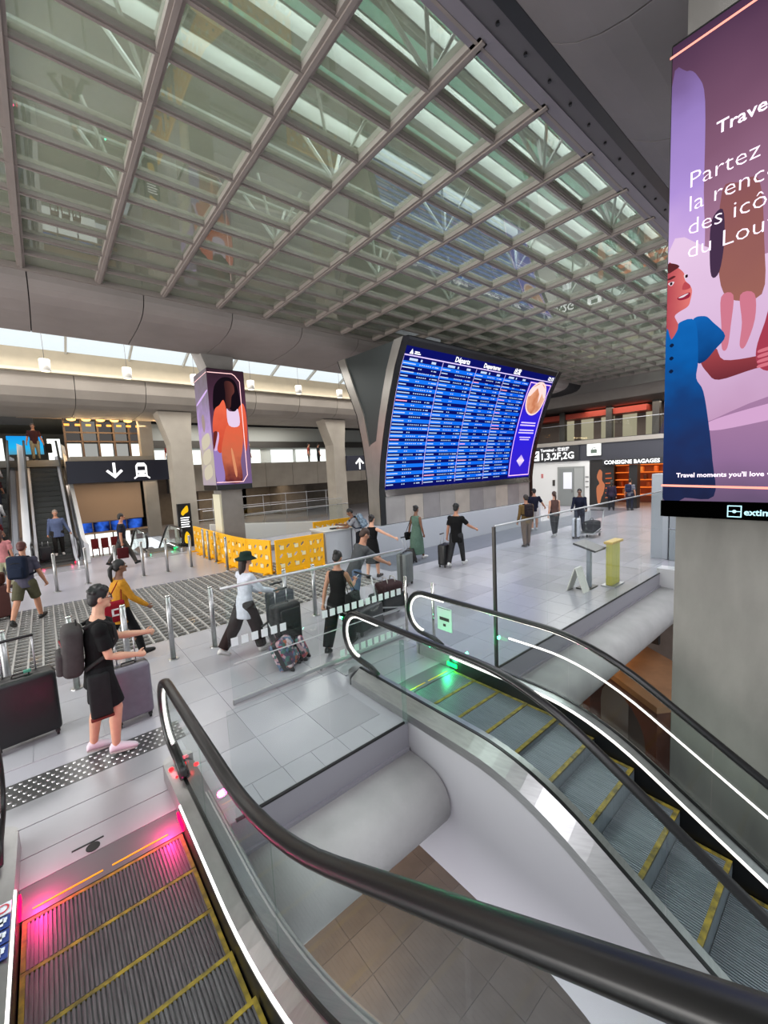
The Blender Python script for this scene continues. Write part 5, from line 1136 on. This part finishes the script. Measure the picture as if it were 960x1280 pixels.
    if hat:
        mb = MB(); n = 22
        rings = [[hp(rx*cos(2*pi*k/n), -.008+ry*sin(2*pi*k/n), zz+dz_*sin(2*pi*k/n)) for k in range(n)] for rx, ry, zz, dz_ in ((.175, .190, .012, -.02), (.168, .183, .020, -.018), (.098, .112, .058, 0), (.094, .108, .10, 0), (.082, .095, .135, 0), (.04, .05, .146, 0), (.004, .005, .148, 0))]
        rings = [[hp(rx*cos(2*pi*k/n), -.008+ry*sin(2*pi*k/n), zz) for k in range(n)] for rx, ry, zz in ((.09, .104, .05), (.165, .18, .006))]+rings
        mb.loft(rings).build('hat', cloth(hat), T, True, local=True)
    if glasses:
        mb = MB(); gm_ = BLACK
        for sd in (-1, 1):
            mb.tube([hp(sd*.033+.024*cos(2*pi*k/14), .100, .008+.018*sin(2*pi*k/14)) for k in range(15)], .0028*q_, 5); mb.tube([hp(sd*.057, .098, .014), hp(sd*.084, .02, .012), hp(sd*.082, -.02, .004)], .003*q_, 5)
        mb.tube([hp(-.010, .103, .012), hp(.010, .103, .012)], .003*q_, 5); mb.build('glasses', gm_, T, local=True)
    B.hp = hp; B.sho = sho; B.elb = elb; B.wri = wri; B.fdv = fdv; B.pel = pel; B.sp = sp; B.h = h; B.ank = ankles; B.side = side
    B.world = lambda p: Matrix.Rotation(R(head-90), 4, 'Z') @ p+V((loc[0], loc[1], 0)); B.head = head; B.loc = loc
    return B
def hand(B, i): return B.world(B.wri[i]+B.fdv[i]*.09)
# ---- carried bags and luggage
def backpack(B, label, c1, c2, w=.30, hgt=.46, d=.20, drop=.0, tilt=0, stripe=None, pattern=None):
    T = thing('backpack', label, 'backpack', (B.loc[0], B.loc[1], 0), R(B.head-90)); h = B.h; m = pattern or cloth(c1); m2 = cloth(c2)
    c = B.pel+B.sp*(.19-drop)*h; bk = -B.sp.cross(V((1, 0, 0))); bk = V((0, -B.sp.z, B.sp.y)); x_ = B.side; c = c+bk*(.075*h+d/2)
    M4 = Matrix(((x_.x, bk.x, B.sp.x, c.x), (x_.y, bk.y, B.sp.y, c.y), (x_.z, bk.z, B.sp.z, c.z), (0, 0, 0, 1)))
    mb = MB(); mb.rbox(-w/2, w/2, -d/2, d/2, -hgt/2, hgt/2, .075, 4, M4); o = mb.build('body', m, T, True, local=True)
    mb = MB(); mb.rbox(-w*.38, w*.38, d/2-.03, d/2+.045, -hgt*.42, hgt*.02, .03, 3, M4); mb.build('pocket', m, T, True, local=True)
    mb = MB(); mb.tube([M4 @ V((-w*.36, d/2-.01, hgt*.16)), M4 @ V((0, d/2+.012, hgt*.22)), M4 @ V((w*.36, d/2-.01, hgt*.16))], .007, 5); mb.build('zip', mat('zip_'+('red' if stripe else 'dark'), stripe or (.1, .1, .1), .5), T, local=True)
    mb = MB(); mb.tube([M4 @ V((-.04, -d*.2, hgt/2-.01)), M4 @ V((-.03, -d*.2, hgt/2+.04)), M4 @ V((.03, -d*.2, hgt/2+.04)), M4 @ V((.04, -d*.2, hgt/2-.01))], .008, 5); mb.build('grab_handle', m2, T, local=True)
    f_ = -bk
    for sd in (-1, 1):
        b0 = M4 @ V((sd*w*.28, -d/2, hgt*.42)); s0 = B.pel+B.sp*.305*h+x_*sd*.062*h; s1 = B.pel+B.sp*.27*h+x_*sd*.068*h+f_*.072*h; s2 = B.pel+B.sp*.18*h+x_*sd*.078*h+f_*.086*h; s3 = B.pel+B.sp*.10*h+x_*sd*.108*h+f_*.03*h; b1 = M4 @ V((sd*w*.42, -d/2, -hgt*.38))
        mb = MB(); mb.tube([b0, s0, s1, s2, s3, b1], .022, 6, True, .008); mb.build('strap', m2, T, True, local=True)
    return T
def shoulder_bag(B, label, i, col, w=.28, hgt=.30, d=.10, drop=.46, logo=False, back=0.0):
    T = thing('shoulder_bag', label, 'bag', (B.loc[0], B.loc[1], 0), R(B.head-90)); sd = -1 if i == 0 else 1; s = B.sho[i]; c = V((s.x+sd*(.05+d/2), s.y-.03-back, s.z-drop)); m = cloth(col)
    mb = MB(); mb.rbox(c.x-d/2, c.x+d/2, c.y-w/2, c.y+w/2, c.z-hgt/2, c.z+hgt/2, .03, 3); mb.build('body', m, T, True, local=True)
    mb = MB(); mb.tube([V((c.x, c.y-w*.36, c.z+hgt/2-.02)), V((s.x-sd*.03, s.y-.05, s.z+.045)), V((s.x-sd*.04, s.y+.0, s.z+.055)), V((c.x, c.y+w*.36, c.z+hgt/2-.02))], .012, 6, True, .005); mb.build('strap', m, T, local=True)
    if logo:
        mb = MB(); mb.box(c.x-d/2-.003, c.x+d/2+.003, c.y-.05, c.y-.02, c.z-.06, c.z+.06); mb.box(c.x-d/2-.003, c.x+d/2+.003, c.y-.05, c.y+.05, c.z-.06, c.z-.035); mb.box(c.x-d/2-.003, c.x+d/2+.003, c.y-.05, c.y+.05, c.z+.035, c.z+.06); mb.build('print', mat('white_print', (.9, .88, .88), .6), T, local=True)
    return T
def suitcase(label, loc, rz, w, d, hgt, col, handle=.0, soft=False, ribs=0, tagc=None, m=None, z=0.0, group=None, tilt=0):
    T = thing('suitcase', label, 'suitcase', (loc[0], loc[1], z), R(rz), group); m = m or mat('case_%02x%02x%02x' % tuple(int(x*255) for x in col), col, .42 if not soft else .8, var=.08, scale=10)
    b = .075
    tm = Matrix.Translation((0, -d/2, 0)) @ Matrix.Rotation(R(tilt), 4, 'X') @ Matrix.Translation((0, d/2, 0))
    def fin(mb, n, mm, sm=False): mb.v = [tuple(tm @ V(p)) for p in mb.v]; return mb.build(n, mm, T, sm, local=True)
    body = fin(MB().rbox(-w/2, w/2, -d/2, d/2, b, b+hgt, .045, 3), 'shell', m, True)
    fin(MB().rbox(-w/2-.003, w/2+.003, -.008, .008, b-.003, b+hgt+.003, .045, 3), 'zip_band', BLACK)
    for k in range(ribs):
        x = -w/2+w*(k+1)/(ribs+1); fin(MB().rbox(x-.012, x+.012, -d/2-.006, d/2+.006, b+.05, b+hgt-.05, .006, 1), 'rib', m)
    if soft:
        fin(MB().rbox(-w*.40, w*.40, -d/2-.035, -d/2+.02, b+.06, b+hgt*.48, .02, 2), 'pocket', m, True); fin(MB().rbox(-w*.40, w*.40, -d/2-.03, -d/2+.02, b+hgt*.54, b+hgt*.92, .02, 2), 'pocket', m, True)
    for sx in (-1, 1):
        for sy in (-1, 1):
            mb = MB(); x, y = sx*(w/2-.05), sy*(d/2-.045); mb.loft([[V((x-.012+.024*k, y+.032*cos(2*pi*i/10), .034+.032*sin(2*pi*i/10))) for i in range(10)] for k in (0, 1)]); fin(mb, 'wheel', RUBBER)
            fin(MB().box(x-.022, x+.022, y-.022, y+.022, .045, b+.01), 'wheel_fork', BLACK)
    fin(MB().tube([(-.08, 0, b+hgt-.005), (-.07, 0, b+hgt+.028), (.07, 0, b+hgt+.028), (.08, 0, b+hgt-.005)], .010, 6), 'top_handle', BLACK)
    if handle:
        for sx in (-1, 1): fin(MB().tube([(sx*w*.24, d*.3, b+hgt-.02), (sx*w*.24, d*.3, b+hgt+handle)], .009, 8), 'handle_tube', ALU, True)
        fin(MB().rbox(-w*.24-.02, w*.24+.02, d*.3-.016, d*.3+.016, b+hgt+handle-.012, b+hgt+handle+.022, .012, 2), 'handle_grip', BLACK, True)
    if tagc: fin(MB().box(.03, .10, -.012, .012, b+hgt+.02, b+hgt+.05), 'tag', mat('tag_green', tagc, .6))
    return T
# --- man in black, near
b = person('man in black tee and black shorts with glasses and white sneakers, pulling a grey suitcase', (.28, 5.38), 0, 1.80, skin='light', lean=4, hip=(-6, 14), knee=(5, 20), sh=(38, 10), ab=(6, 4), el=(48, 62), inn=(20, 18), pitch=4,
    top=(.06, .06, .065), bottom=(.075, .075, .085), blen='short', shoes=(.86, .80, .84), hair='curly', hairc=(.05, .04, .045), glasses=True, vox=.0085, grip=(.7, .7), toplen=.07)
backpack(b, 'large grey backpack with red zip on the man in black tee', (.25, .235, .235), (.17, .165, .165), .34, .54, .19, .05, stripe=(.55, .12, .16))
JK = thing('jacket', 'dark jacket tied round the hips of the man in black', 'jacket', (b.loc[0], b.loc[1], 0), R(b.head-90))
MB().rbox(-.235, -.165, -.12, .12, .62, 1.0, .03, 3).build('sleeve', cloth((.13, .135, .14)), JK, True, local=True); MB().rbox(.165, .225, -.13, .07, .52, 1.0, .03, 3).build('cloth', cloth((.13, .135, .14)), JK, True, local=True)
mb = MB(); mb.rbox(.16, .23, -.135, .075, .50, .525, .01, 2); mb.build('red_hem', cloth((.36, .13, .12)), JK, True, local=True)
suitcase('grey hard suitcase rolled in front of the man in black shorts', (.60, 5.90), 4, .43, .27, .66, (.41, .39, .44), .36)
# --- person beyond the left edge of the picture with black suitcase
b = person('person mostly outside the picture whose forearm reaches for the black suitcase', (-1.22, 6.45), 10, 1.76, skin='light', sh=(20, 38), ab=(8, 6), el=(20, 30), inn=(0, 8), top=(.30, .32, .38), bottom=(.16, .17, .22), grip=(.3, .85), hairc=(.20, .13, .09))
suitcase('large black suitcase with a green tag at the left picture edge', (-.42, 6.30), 6, .62, .30, .74, (.055, .055, .065), .42, tagc=(.30, .62, .52))
# --- woman in yellow
b = person('woman in mustard yellow shirt and black trousers with long dark ponytail', (.80, 8.02), 8, 1.66, True, 'brown', lean=3, hip=(-20, 24), knee=(10, 14), sh=(-22, 26), ab=(10, 8), el=(14, 22), top=(.68, .47, .13), sleeve='long', toplen=.10, bottom=(.07, .07, .075), shoes=(.06, .06, .06), hair='pony', hairc=(.06, .045, .045), heavy=1.12)
shoulder_bag(b, 'dark red bag with white print behind the woman in yellow', 1, (.52, .07, .13), .30, .34, .10, .40, True, .14)
# --- woman with green hat
b = person('woman with dark green bucket hat, white shirt and dark wide trousers striding', (2.42, 6.72), 10, 1.68, True, 'light', lean=6, hip=(-24, 18), knee=(14, 8), sh=(26, 34), ab=(8, 8), el=(34, 36), inn=(6, 6), top=(.74, .75, .79), sleeve='long', toplen=.12, bottom=(.15, .10, .10), blen='wide', shoes=(.84, .83, .82), hair='long', hairc=(.14, .08, .06), hat=(.08, .15, .13), grip=(.8, .8))
suitcase('dark upright suitcase pushed by the woman in the green hat, nearer one', (2.90, 6.22), 8, .46, .30, .80, (.105, .10, .11), .22, True)
suitcase('dark blue-grey suitcase beyond the one pushed by the woman in the green hat', (3.08, 6.78), 8, .46, .28, .86, (.15, .15, .19), .12, True)
# --- woman in black with phone
b = person('woman in black top and wide black trousers looking at a phone behind the glass', (3.60, 5.66), 28, 1.62, True, 'tan', lean=4, hip=(-16, 20), knee=(8, 8), sh=(-20, 30), ab=(8, 8), el=(6, 70), inn=(4, 22), pitch=22, top=(.06, .055, .06), sleeve='none', bottom=(.055, .05, .055), blen='wide', shoes=(.1, .1, .1), hair='bun', hairc=(.07, .05, .05), grip=(.7, .7))
p = hand(b, 1); PHN = thing('phone', 'white phone held by the woman in black', 'phone', p); MB().rbox(-.036, .036, -.006, .006, -.072, .072, .004, 2).build('case', mat('phone_white', (.85, .86, .88), .3), PHN, local=True); MB().box(-.031, .031, -.0075, -.006, -.064, .064).build('screen', BLACK, PHN, local=True); PHN.rotation_euler = (R(40), 0, R(30))
shoulder_bag(b, 'black handbag on the arm of the woman looking at her phone', 1, (.09, .09, .095), .34, .30, .13, .44)
fm = bpy.data.materials.new('floral_print'); fm.use_nodes = True; nt = fm.node_tree; vo = nt.nodes.new('ShaderNodeTexVoronoi'); vo.inputs['Scale'].default_value = 17; tc = nt.nodes.new('ShaderNodeTexCoord'); hs = nt.nodes.new('ShaderNodeValToRGB'); sx = nt.nodes.new('ShaderNodeSeparateColor')
nt.links.new(tc.outputs['Object'], vo.inputs['Vector']); nt.links.new(vo.outputs['Color'], sx.inputs[0]); nt.links.new(sx.outputs[0], hs.inputs[0])
cols = [(.24, .20, .25), (.58, .22, .30), (.25, .40, .38), (.70, .55, .58), (.28, .22, .34), (.66, .34, .24), (.34, .44, .55), (.80, .72, .74)]
while len(hs.color_ramp.elements) < 8: hs.color_ramp.elements.new(.5)
for k, el_ in enumerate(hs.color_ramp.elements): el_.position = k/8; el_.color = (*lin(cols[k]), 1)
hs.color_ramp.interpolation = 'CONSTANT'; nt.links.new(hs.outputs[0], nt.nodes['Principled BSDF'].inputs['Base Color'])
suitcase('colourful floral suitcase tilted behind the woman in black', (2.72, 5.72), 40, .36, .24, .46, (.5, .3, .3), .30, True, m=fm, tilt=-24)
suitcase('small floral bag hung beside the colourful suitcase', (3.02, 5.82), 40, .24, .16, .34, (.5, .3, .3), 0, False, m=fm, tilt=-24)
# --- man in grey tee and woman in black dress
b = person('man in grey tee and jeans with glasses bending over bags behind the glass', (4.72, 6.75), -10, 1.80, skin='tan', lean=24, hip=(6, -6), knee=(8, 4), sh=(52, 46), ab=(8, 6), el=(12, 16), inn=(6, 6), pitch=30, top=(.27, .275, .285), bottom=(.34, .40, .50), shoes=(.3, .3, .32), hair='short', hairc=(.20, .12, .09), glasses=True, grip=(.8, .8))
b = person('woman in black dress with hair up stretching her arm to the side', (6.9, 8.9), 20, 1.70, True, 'light', hip=(-8, 8), knee=(4, 4), sh=(6, 30), ab=(14, 58), el=(10, 6), top=None, dress=(.05, .045, .05), sleeve='none', shoes=(.2, .15, .15), hair='bun', hairc=(.10, .06, .05))
TR = thing('luggage_trolley', 'trolley with dark soft bags in front of the man in grey tee', 'trolley', (5.0, 6.3, 0))
for y in (6.05, 6.6): MB().tube([(4.62, y, 1.0), (4.75, y, .35), (5.6, y, .16)], .016, 6).build('side_tube', ALU, TR, True)
MB().tube([(4.62, 6.05, 1.0), (4.62, 6.6, 1.0)], .018, 8).build('push_bar', BLACK, TR, True); MB().box(4.8, 5.6, 6.05, 6.6, .16, .19).build('deck', ALU, TR)
for x, y in ((4.85, 6.1), (4.85, 6.55), (5.5, 6.33)): MB().loft([[V((x+.06*cos(2*pi*i/10), y-.015+.03*k, .07+.06*sin(2*pi*i/10))) for i in range(10)] for k in (0, 1)]).build('wheel', RUBBER, TR)
for lb, bx_, c in (('black soft bag lying lowest on the luggage trolley', (4.9, 5.6, 6.06, 6.6, .20, .48), (.10, .10, .105)), ('dark maroon bag on top of the trolley pile', (5.0, 5.5, 6.1, 6.5, .49, .72), (.20, .11, .12))):
    t_ = thing('travel_bag', lb, 'bag', ((bx_[0]+bx_[1])/2, (bx_[2]+bx_[3])/2, bx_[4])); MB().rbox(*bx_, .07, 3).build('body', cloth(c), t_, True)
    for dx in (-.1, .1): MB().tube([(t_.location.x+dx, bx_[2]+.1, bx_[5]-.03), (t_.location.x+dx, bx_[2]+.14, bx_[5]+.10), (t_.location.x+dx, bx_[3]-.14, bx_[5]+.10), (t_.location.x+dx, bx_[3]-.1, bx_[5]-.03)], .010, 6).build('bag_handle', mat('bag_handle_pale', (.70, .66, .64), .6), t_, True)
suitcase('dark grey hard case lying along behind the glass by the bags', (4.45, 6.0), 15, .70, .26, .42, (.16, .16, .17), 0)
suitcase('tall grey-green hard suitcase standing alone by the slim posts', (7.0, 7.7), 20, .40, .30, .78, (.35, .37, .37), 0, ribs=3)
# --- man at the counter
b = person('man in grey tee with blue patterned backpack leaning on the white counter', (8.15, 11.22), 150, 1.76, skin='brown', lean=24, hip=(10, 4), knee=(4, 6), sh=(44, 50), ab=(6, 6), el=(44, 46), inn=(10, 10), pitch=28, top=(.52, .52, .54), bottom=(.07, .075, .10), shoes=(.12, .12, .13), hairc=(.06, .05, .05))
bp = mat('blue_camouflage', (.12, .20, .30), .7, var=.5, scale=16, col2=(.55, .62, .68)); backpack(b, 'blue and white patterned backpack on the man at the counter', (.2, .3, .4), (.10, .14, .2), .32, .50, .22, .02, pattern=bp)
# --- woman in green dress
b = person('woman in long sage green dress pulling a black cabin case', (9.25, 9.55), 5, 1.72, True, 'brown', hip=(-16, 16), knee=(10, 6), sh=(-14, 4), ab=(8, 8), el=(8, 8), dress=(.33, .42, .37), sleeve='none', blen='maxi', shoes=(.82, .80, .80), hair='bun', hairc=(.07, .05, .05), grip=(.4, .8))
suitcase('small black cabin case pulled behind the woman in green', (8.85, 9.35), 10, .34, .22, .42, (.05, .05, .055), .42, tilt=-20)
shoulder_bag(b, 'black bag on the arm of the woman in green dress', 0, (.05, .05, .055), .26, .26, .10, .60, False, .1)
# --- man in black tee in the middle
b = person('man in black tee and dark trousers walking past the steel board base', (9.35, 7.95), 15, 1.80, skin='tan', lean=2, hip=(-16, 18), knee=(10, 6), sh=(-6, 34), ab=(10, 26), el=(8, 26), top=(.05, .05, .055), toplen=.10, bottom=(.17, .17, .18), shoes=(.80, .80, .80), hair='curly', hairc=(.05, .04, .04), heavy=1.05)
suitcase('black case rolled close behind the man in black tee', (9.15, 8.25), 15, .46, .26, .62, (.05, .05, .055), .30)
# --- the four by the balustrade
b = person('person in mustard jacket with dark backpack and brown trousers seen from behind', (13.2, 7.95), 55, 1.80, skin='tan', hip=(-6, 8), knee=(4, 4), sh=(4, 6), el=(12, 12), top=(.42, .33, .20), sleeve='long', bottom=(.40, .33, .29), shoes=(.25, .2, .18), hairc=(.16, .12, .10))
backpack(b, 'dark maroon backpack on the person in mustard jacket', (.14, .11, .13), (.09, .08, .09), .30, .46, .18)
b = person('man in navy printed tee and white shorts seen from behind', (16.6, 9.6), 40, 1.78, skin='tan', hip=(-8, 8), knee=(4, 4), sh=(6, 20), ab=(10, 30), el=(20, 20), top=(.08, .085, .15), bottom=(.70, .68, .68), blen='short', shoes=(.7, .7, .7), hairc=(.06, .05, .05))
b = person('woman in brown top and black skirt with her back turned, walking off', (15.6, 8.15), 50, 1.74, True, 'light', hip=(-12, 12), knee=(8, 4), sh=(-12, 14), ab=(10, 10), el=(10, 10), top=(.34, .25, .23), sleeve='none', bottom=(.07, .07, .10), blen='long', shoes=(.7, .7, .7), hair='pony', hairc=(.24, .15, .10))
b = person('man in open navy jacket coming towards us pushing a trolley', (16.9, 7.75), 200, 1.76, skin='brown', hip=(-12, 14), knee=(8, 6), sh=(26, 26), ab=(8, 8), el=(30, 30), top=(.09, .10, .17), sleeve='long', bottom=(.20, .22, .28), shoes=(.2, .2, .2), hairc=(.05, .04, .04), toplen=.10)
suitcase('white hard suitcase on the trolley of the man in navy jacket', (15.75, 7.35), 20, .48, .28, .70, (.72, .73, .77), 0)
T2 = thing('luggage_trolley', 'airport trolley with dark bag pushed by the man in navy jacket', 'trolley', (16.5, 7.0, 0))
for y in (6.8, 7.3): MB().tube([(16.9, y, 1.0), (16.75, y, .35), (15.9, y, .16)], .016, 6).build('side_tube', ALU, T2, True)
MB().box(15.9, 16.75, 6.8, 7.3, .16, .19).build('deck', ALU, T2); MB().tube([(16.9, 6.8, 1.0), (16.9, 7.3, 1.0)], .018, 8).build('push_bar', BLACK, T2, True)
for x, y in ((16.65, 6.85), (16.65, 7.25), (16.0, 7.05)): MB().loft([[V((x+.06*cos(2*pi*i/10), y-.015+.03*k, .07+.06*sin(2*pi*i/10))) for i in range(10)] for k in (0, 1)]).build('wheel', RUBBER, T2)
t_ = thing('travel_bag', 'dark soft bag lying on the airport trolley', 'bag', (16.4, 7.05, .2)); MB().rbox(16.05, 16.75, 6.82, 7.28, .20, .62, .08, 3).build('body', cloth((.12, .12, .14)), t_, True); MB().tube([(16.2, 7.05, .6), (16.3, 7.05, .72), (16.5, 7.05, .72), (16.6, 7.05, .6)], .012, 6).build('bag_handle', BLACK, t_)
b = person('shop customer in dark top with blue backpack facing the orange shelves', (25.9, 9.0), 0, 1.76, skin='tan', top=(.40, .40, .44), bottom=(.12, .13, .2), shoes=(.2, .2, .2), vox=.015)
backpack(b, 'navy backpack on the shop customer', (.12, .14, .24), (.1, .1, .16))
b = person('shop customer in dark purple clothes beside the shop pier', (25.4, 9.8), 20, 1.70, True, skin='tan', top=(.16, .13, .20), sleeve='long', bottom=(.10, .10, .14), shoes=(.2, .2, .2), hair='long', vox=.015)
# --- left side of the hall
b = person('man with navy backpack, grey tee and olive shorts seen from behind', (-.50, 11.9), 70, 1.78, skin='tan', lean=4, hip=(-26, 22), knee=(14, 8), sh=(-8, 10), ab=(10, 10), el=(10, 14), top=(.28, .27, .33), bottom=(.30, .29, .22), blen='short', shoes=(.08, .08, .08), hair='short', hairc=(.28, .11, .09))
backpack(b, 'navy backpack on the man in olive shorts', (.09, .12, .19), (.07, .09, .14), .34, .50, .22)
suitcase('reddish brown suitcase at the picture edge beside the man in olive shorts', (-1.15, 12.7), 15, .62, .32, .74, (.32, .18, .17), 0)
t_ = thing('travel_bag', 'brown leather bag lying on the reddish suitcase', 'bag', (-1.15, 12.7, .82)); MB().rbox(-1.45, -.86, 12.55, 12.85, .84, 1.10, .06, 3).build('body', cloth((.24, .12, .09)), t_, True); MB().tube([(-1.3, 12.7, 1.08), (-1.25, 12.7, 1.2), (-1.05, 12.7, 1.2), (-1.0, 12.7, 1.08)], .012, 6).build('bag_handle', BLACK, t_)
b = person('person in pink top and cream trousers waiting at the foot of the crowded escalator', (-1.12, 16.6), 85, 1.72, True, skin='tan', top=(.72, .47, .48), bottom=(.70, .70, .58), shoes=(.3, .2, .2), hair='long', hairc=(.26, .13, .11), vox=.013, hip=(-6, 6))
b = person('person in cream top with brown hair in front of the pink top', (-1.35, 14.6), 85, 1.68, True, skin='tan', top=(.66, .60, .50), bottom=(.45, .35, .30), shoes=(.3, .2, .2), hair='short', hairc=(.22, .10, .08), vox=.013)
b = person('man in navy polo and grey trousers walking with a red bag', (2.0, 17.2), -5, 1.86, skin='tan', lean=2, hip=(-26, 28), knee=(10, 8), sh=(4, -8), el=(10, 10), ab=(8, 6), top=(.10, .11, .16), bottom=(.26, .25, .24), shoes=(.05, .05, .05), hairc=(.08, .06, .05), vox=.013, grip=(.7, .7))
p = hand(b, 1); t_ = thing('carry_bag', 'dark red bag in the hand of the man in navy polo', 'bag', (p.x, p.y, p.z-.42)); MB().rbox(p.x-.17, p.x+.17, p.y-.08, p.y+.08, p.z-.46, p.z-.08, .03, 2).build('body', cloth((.26, .06, .08)), t_, True); MB().tube([(p.x-.08, p.y, p.z-.1), (p.x-.05, p.y, p.z), (p.x+.05, p.y, p.z), (p.x+.08, p.y, p.z-.1)], .010, 6).build('bag_handle', BLACK, t_)
# --- on the far escalators
def step_z(zf, s, n=.4): k = int(s/n); return zf(k*n+.2)
def ride(label, cx, s, zf, dx=0, **k): return person(label, (cx+dx, 19.5+(int(s/.4)*.4+.2)), k.pop('face', 90), z=step_z(zf, s), vox=.013, **k)
b = ride('man with grey hair in blue shirt riding down the far escalator', .17, 1.5, z3, .12, face=-90, H=1.76, skin='tan', top=(.30, .34, .45), sleeve='long', bottom=(.12, .11, .10), shoes=(.75, .72, .7), hairc=(.50, .44, .40), heavy=1.15, hip=(-6, 10), knee=(0, 14), ab=(22, 10), toplen=.09)
suitcase('black suitcase on the step beside the man in blue shirt', (-.13, 20.5), 0, .36, .24, .55, (.05, .05, .06), .2, z=step_z(z3, 1.0))
b = person('man in dark red tee and khaki trousers standing atop the far escalator', (-.05, 27.6), -85, 1.80, skin='tan', top=(.24, .13, .14), bottom=(.52, .50, .42), shoes=(.3, .25, .2), hairc=(.25, .17, .12), z=4.34, vox=.014, hip=(-4, 8), ab=(14, 12))
t_ = thing('carry_bag', 'black bag beside the man in dark red tee on the upper floor', 'bag', (.48, 27.5, 5.0)); MB().rbox(.34, .62, 27.42, 27.58, 4.72, 5.2, .05, 3).build('body', cloth((.06, .06, .065)), t_, True); MB().tube([(.42, 27.5, 5.18), (.40, 27.5, 5.32), (.56, 27.5, 5.32), (.54, 27.5, 5.18)], .012, 6).build('bag_handle', BLACK, t_)
for k, (lb, s, dx, tp, bt, hc) in enumerate((('lowest rider on the crowded escalator, red and black clothes', 1.4, .2, (.30, .06, .08), (.08, .08, .1), (.08, .06, .06)), ('rider in white shirt on the crowded escalator, third from the top', 2.7, .22, (.78, .78, .78), (.30, .30, .34), (.1, .08, .07)),
        ('rider in dark red on the crowded escalator, second from the top', 4.2, .2, (.22, .10, .12), (.14, .14, .18), (.07, .06, .06)), ('uppermost rider in white shirt with dark trousers on the crowded escalator', 5.4, .15, (.82, .80, .80), (.15, .15, .16), (.16, .1, .08)))):
    ride(lb, -1.75, s, z4, dx, H=1.72, skin='tan', top=tp, bottom=bt, shoes=(.2, .2, .2), hairc=hc, hip=(-4, 14), knee=(0, 20), sh=(10, 30), el=(10, 30), sleeve='long' if k % 2 else 'short')
# --- small figures along the gallery
g0 = None
for k, (x, c1, c2, lb) in enumerate(((6.6, (.45, .16, .16), (.2, .2, .3), 'small far figure in red on the gallery, left of the pillar screen'), (9.0, (.10, .10, .12), (.1, .1, .12), 'small far figure in black on the gallery before the bright shop'), (11.9, (.12, .14, .2), (.1, .1, .1), 'tall dark far figure on the gallery next to the column'), (16.9, (.5, .2, .18), (.3, .3, .3), 'small far figure in red on the gallery beside the board pylon'), (17.8, (.14, .14, .16), (.1, .1, .12), 'small far figure in dark clothes on the gallery beside the board pylon'))):
    person(lb, (x, 29.6), -90+20*k, 1.72, top=c1, bottom=c2, skin='tan', z=3.66, vox=.018, shoes=(.1, .1, .1))
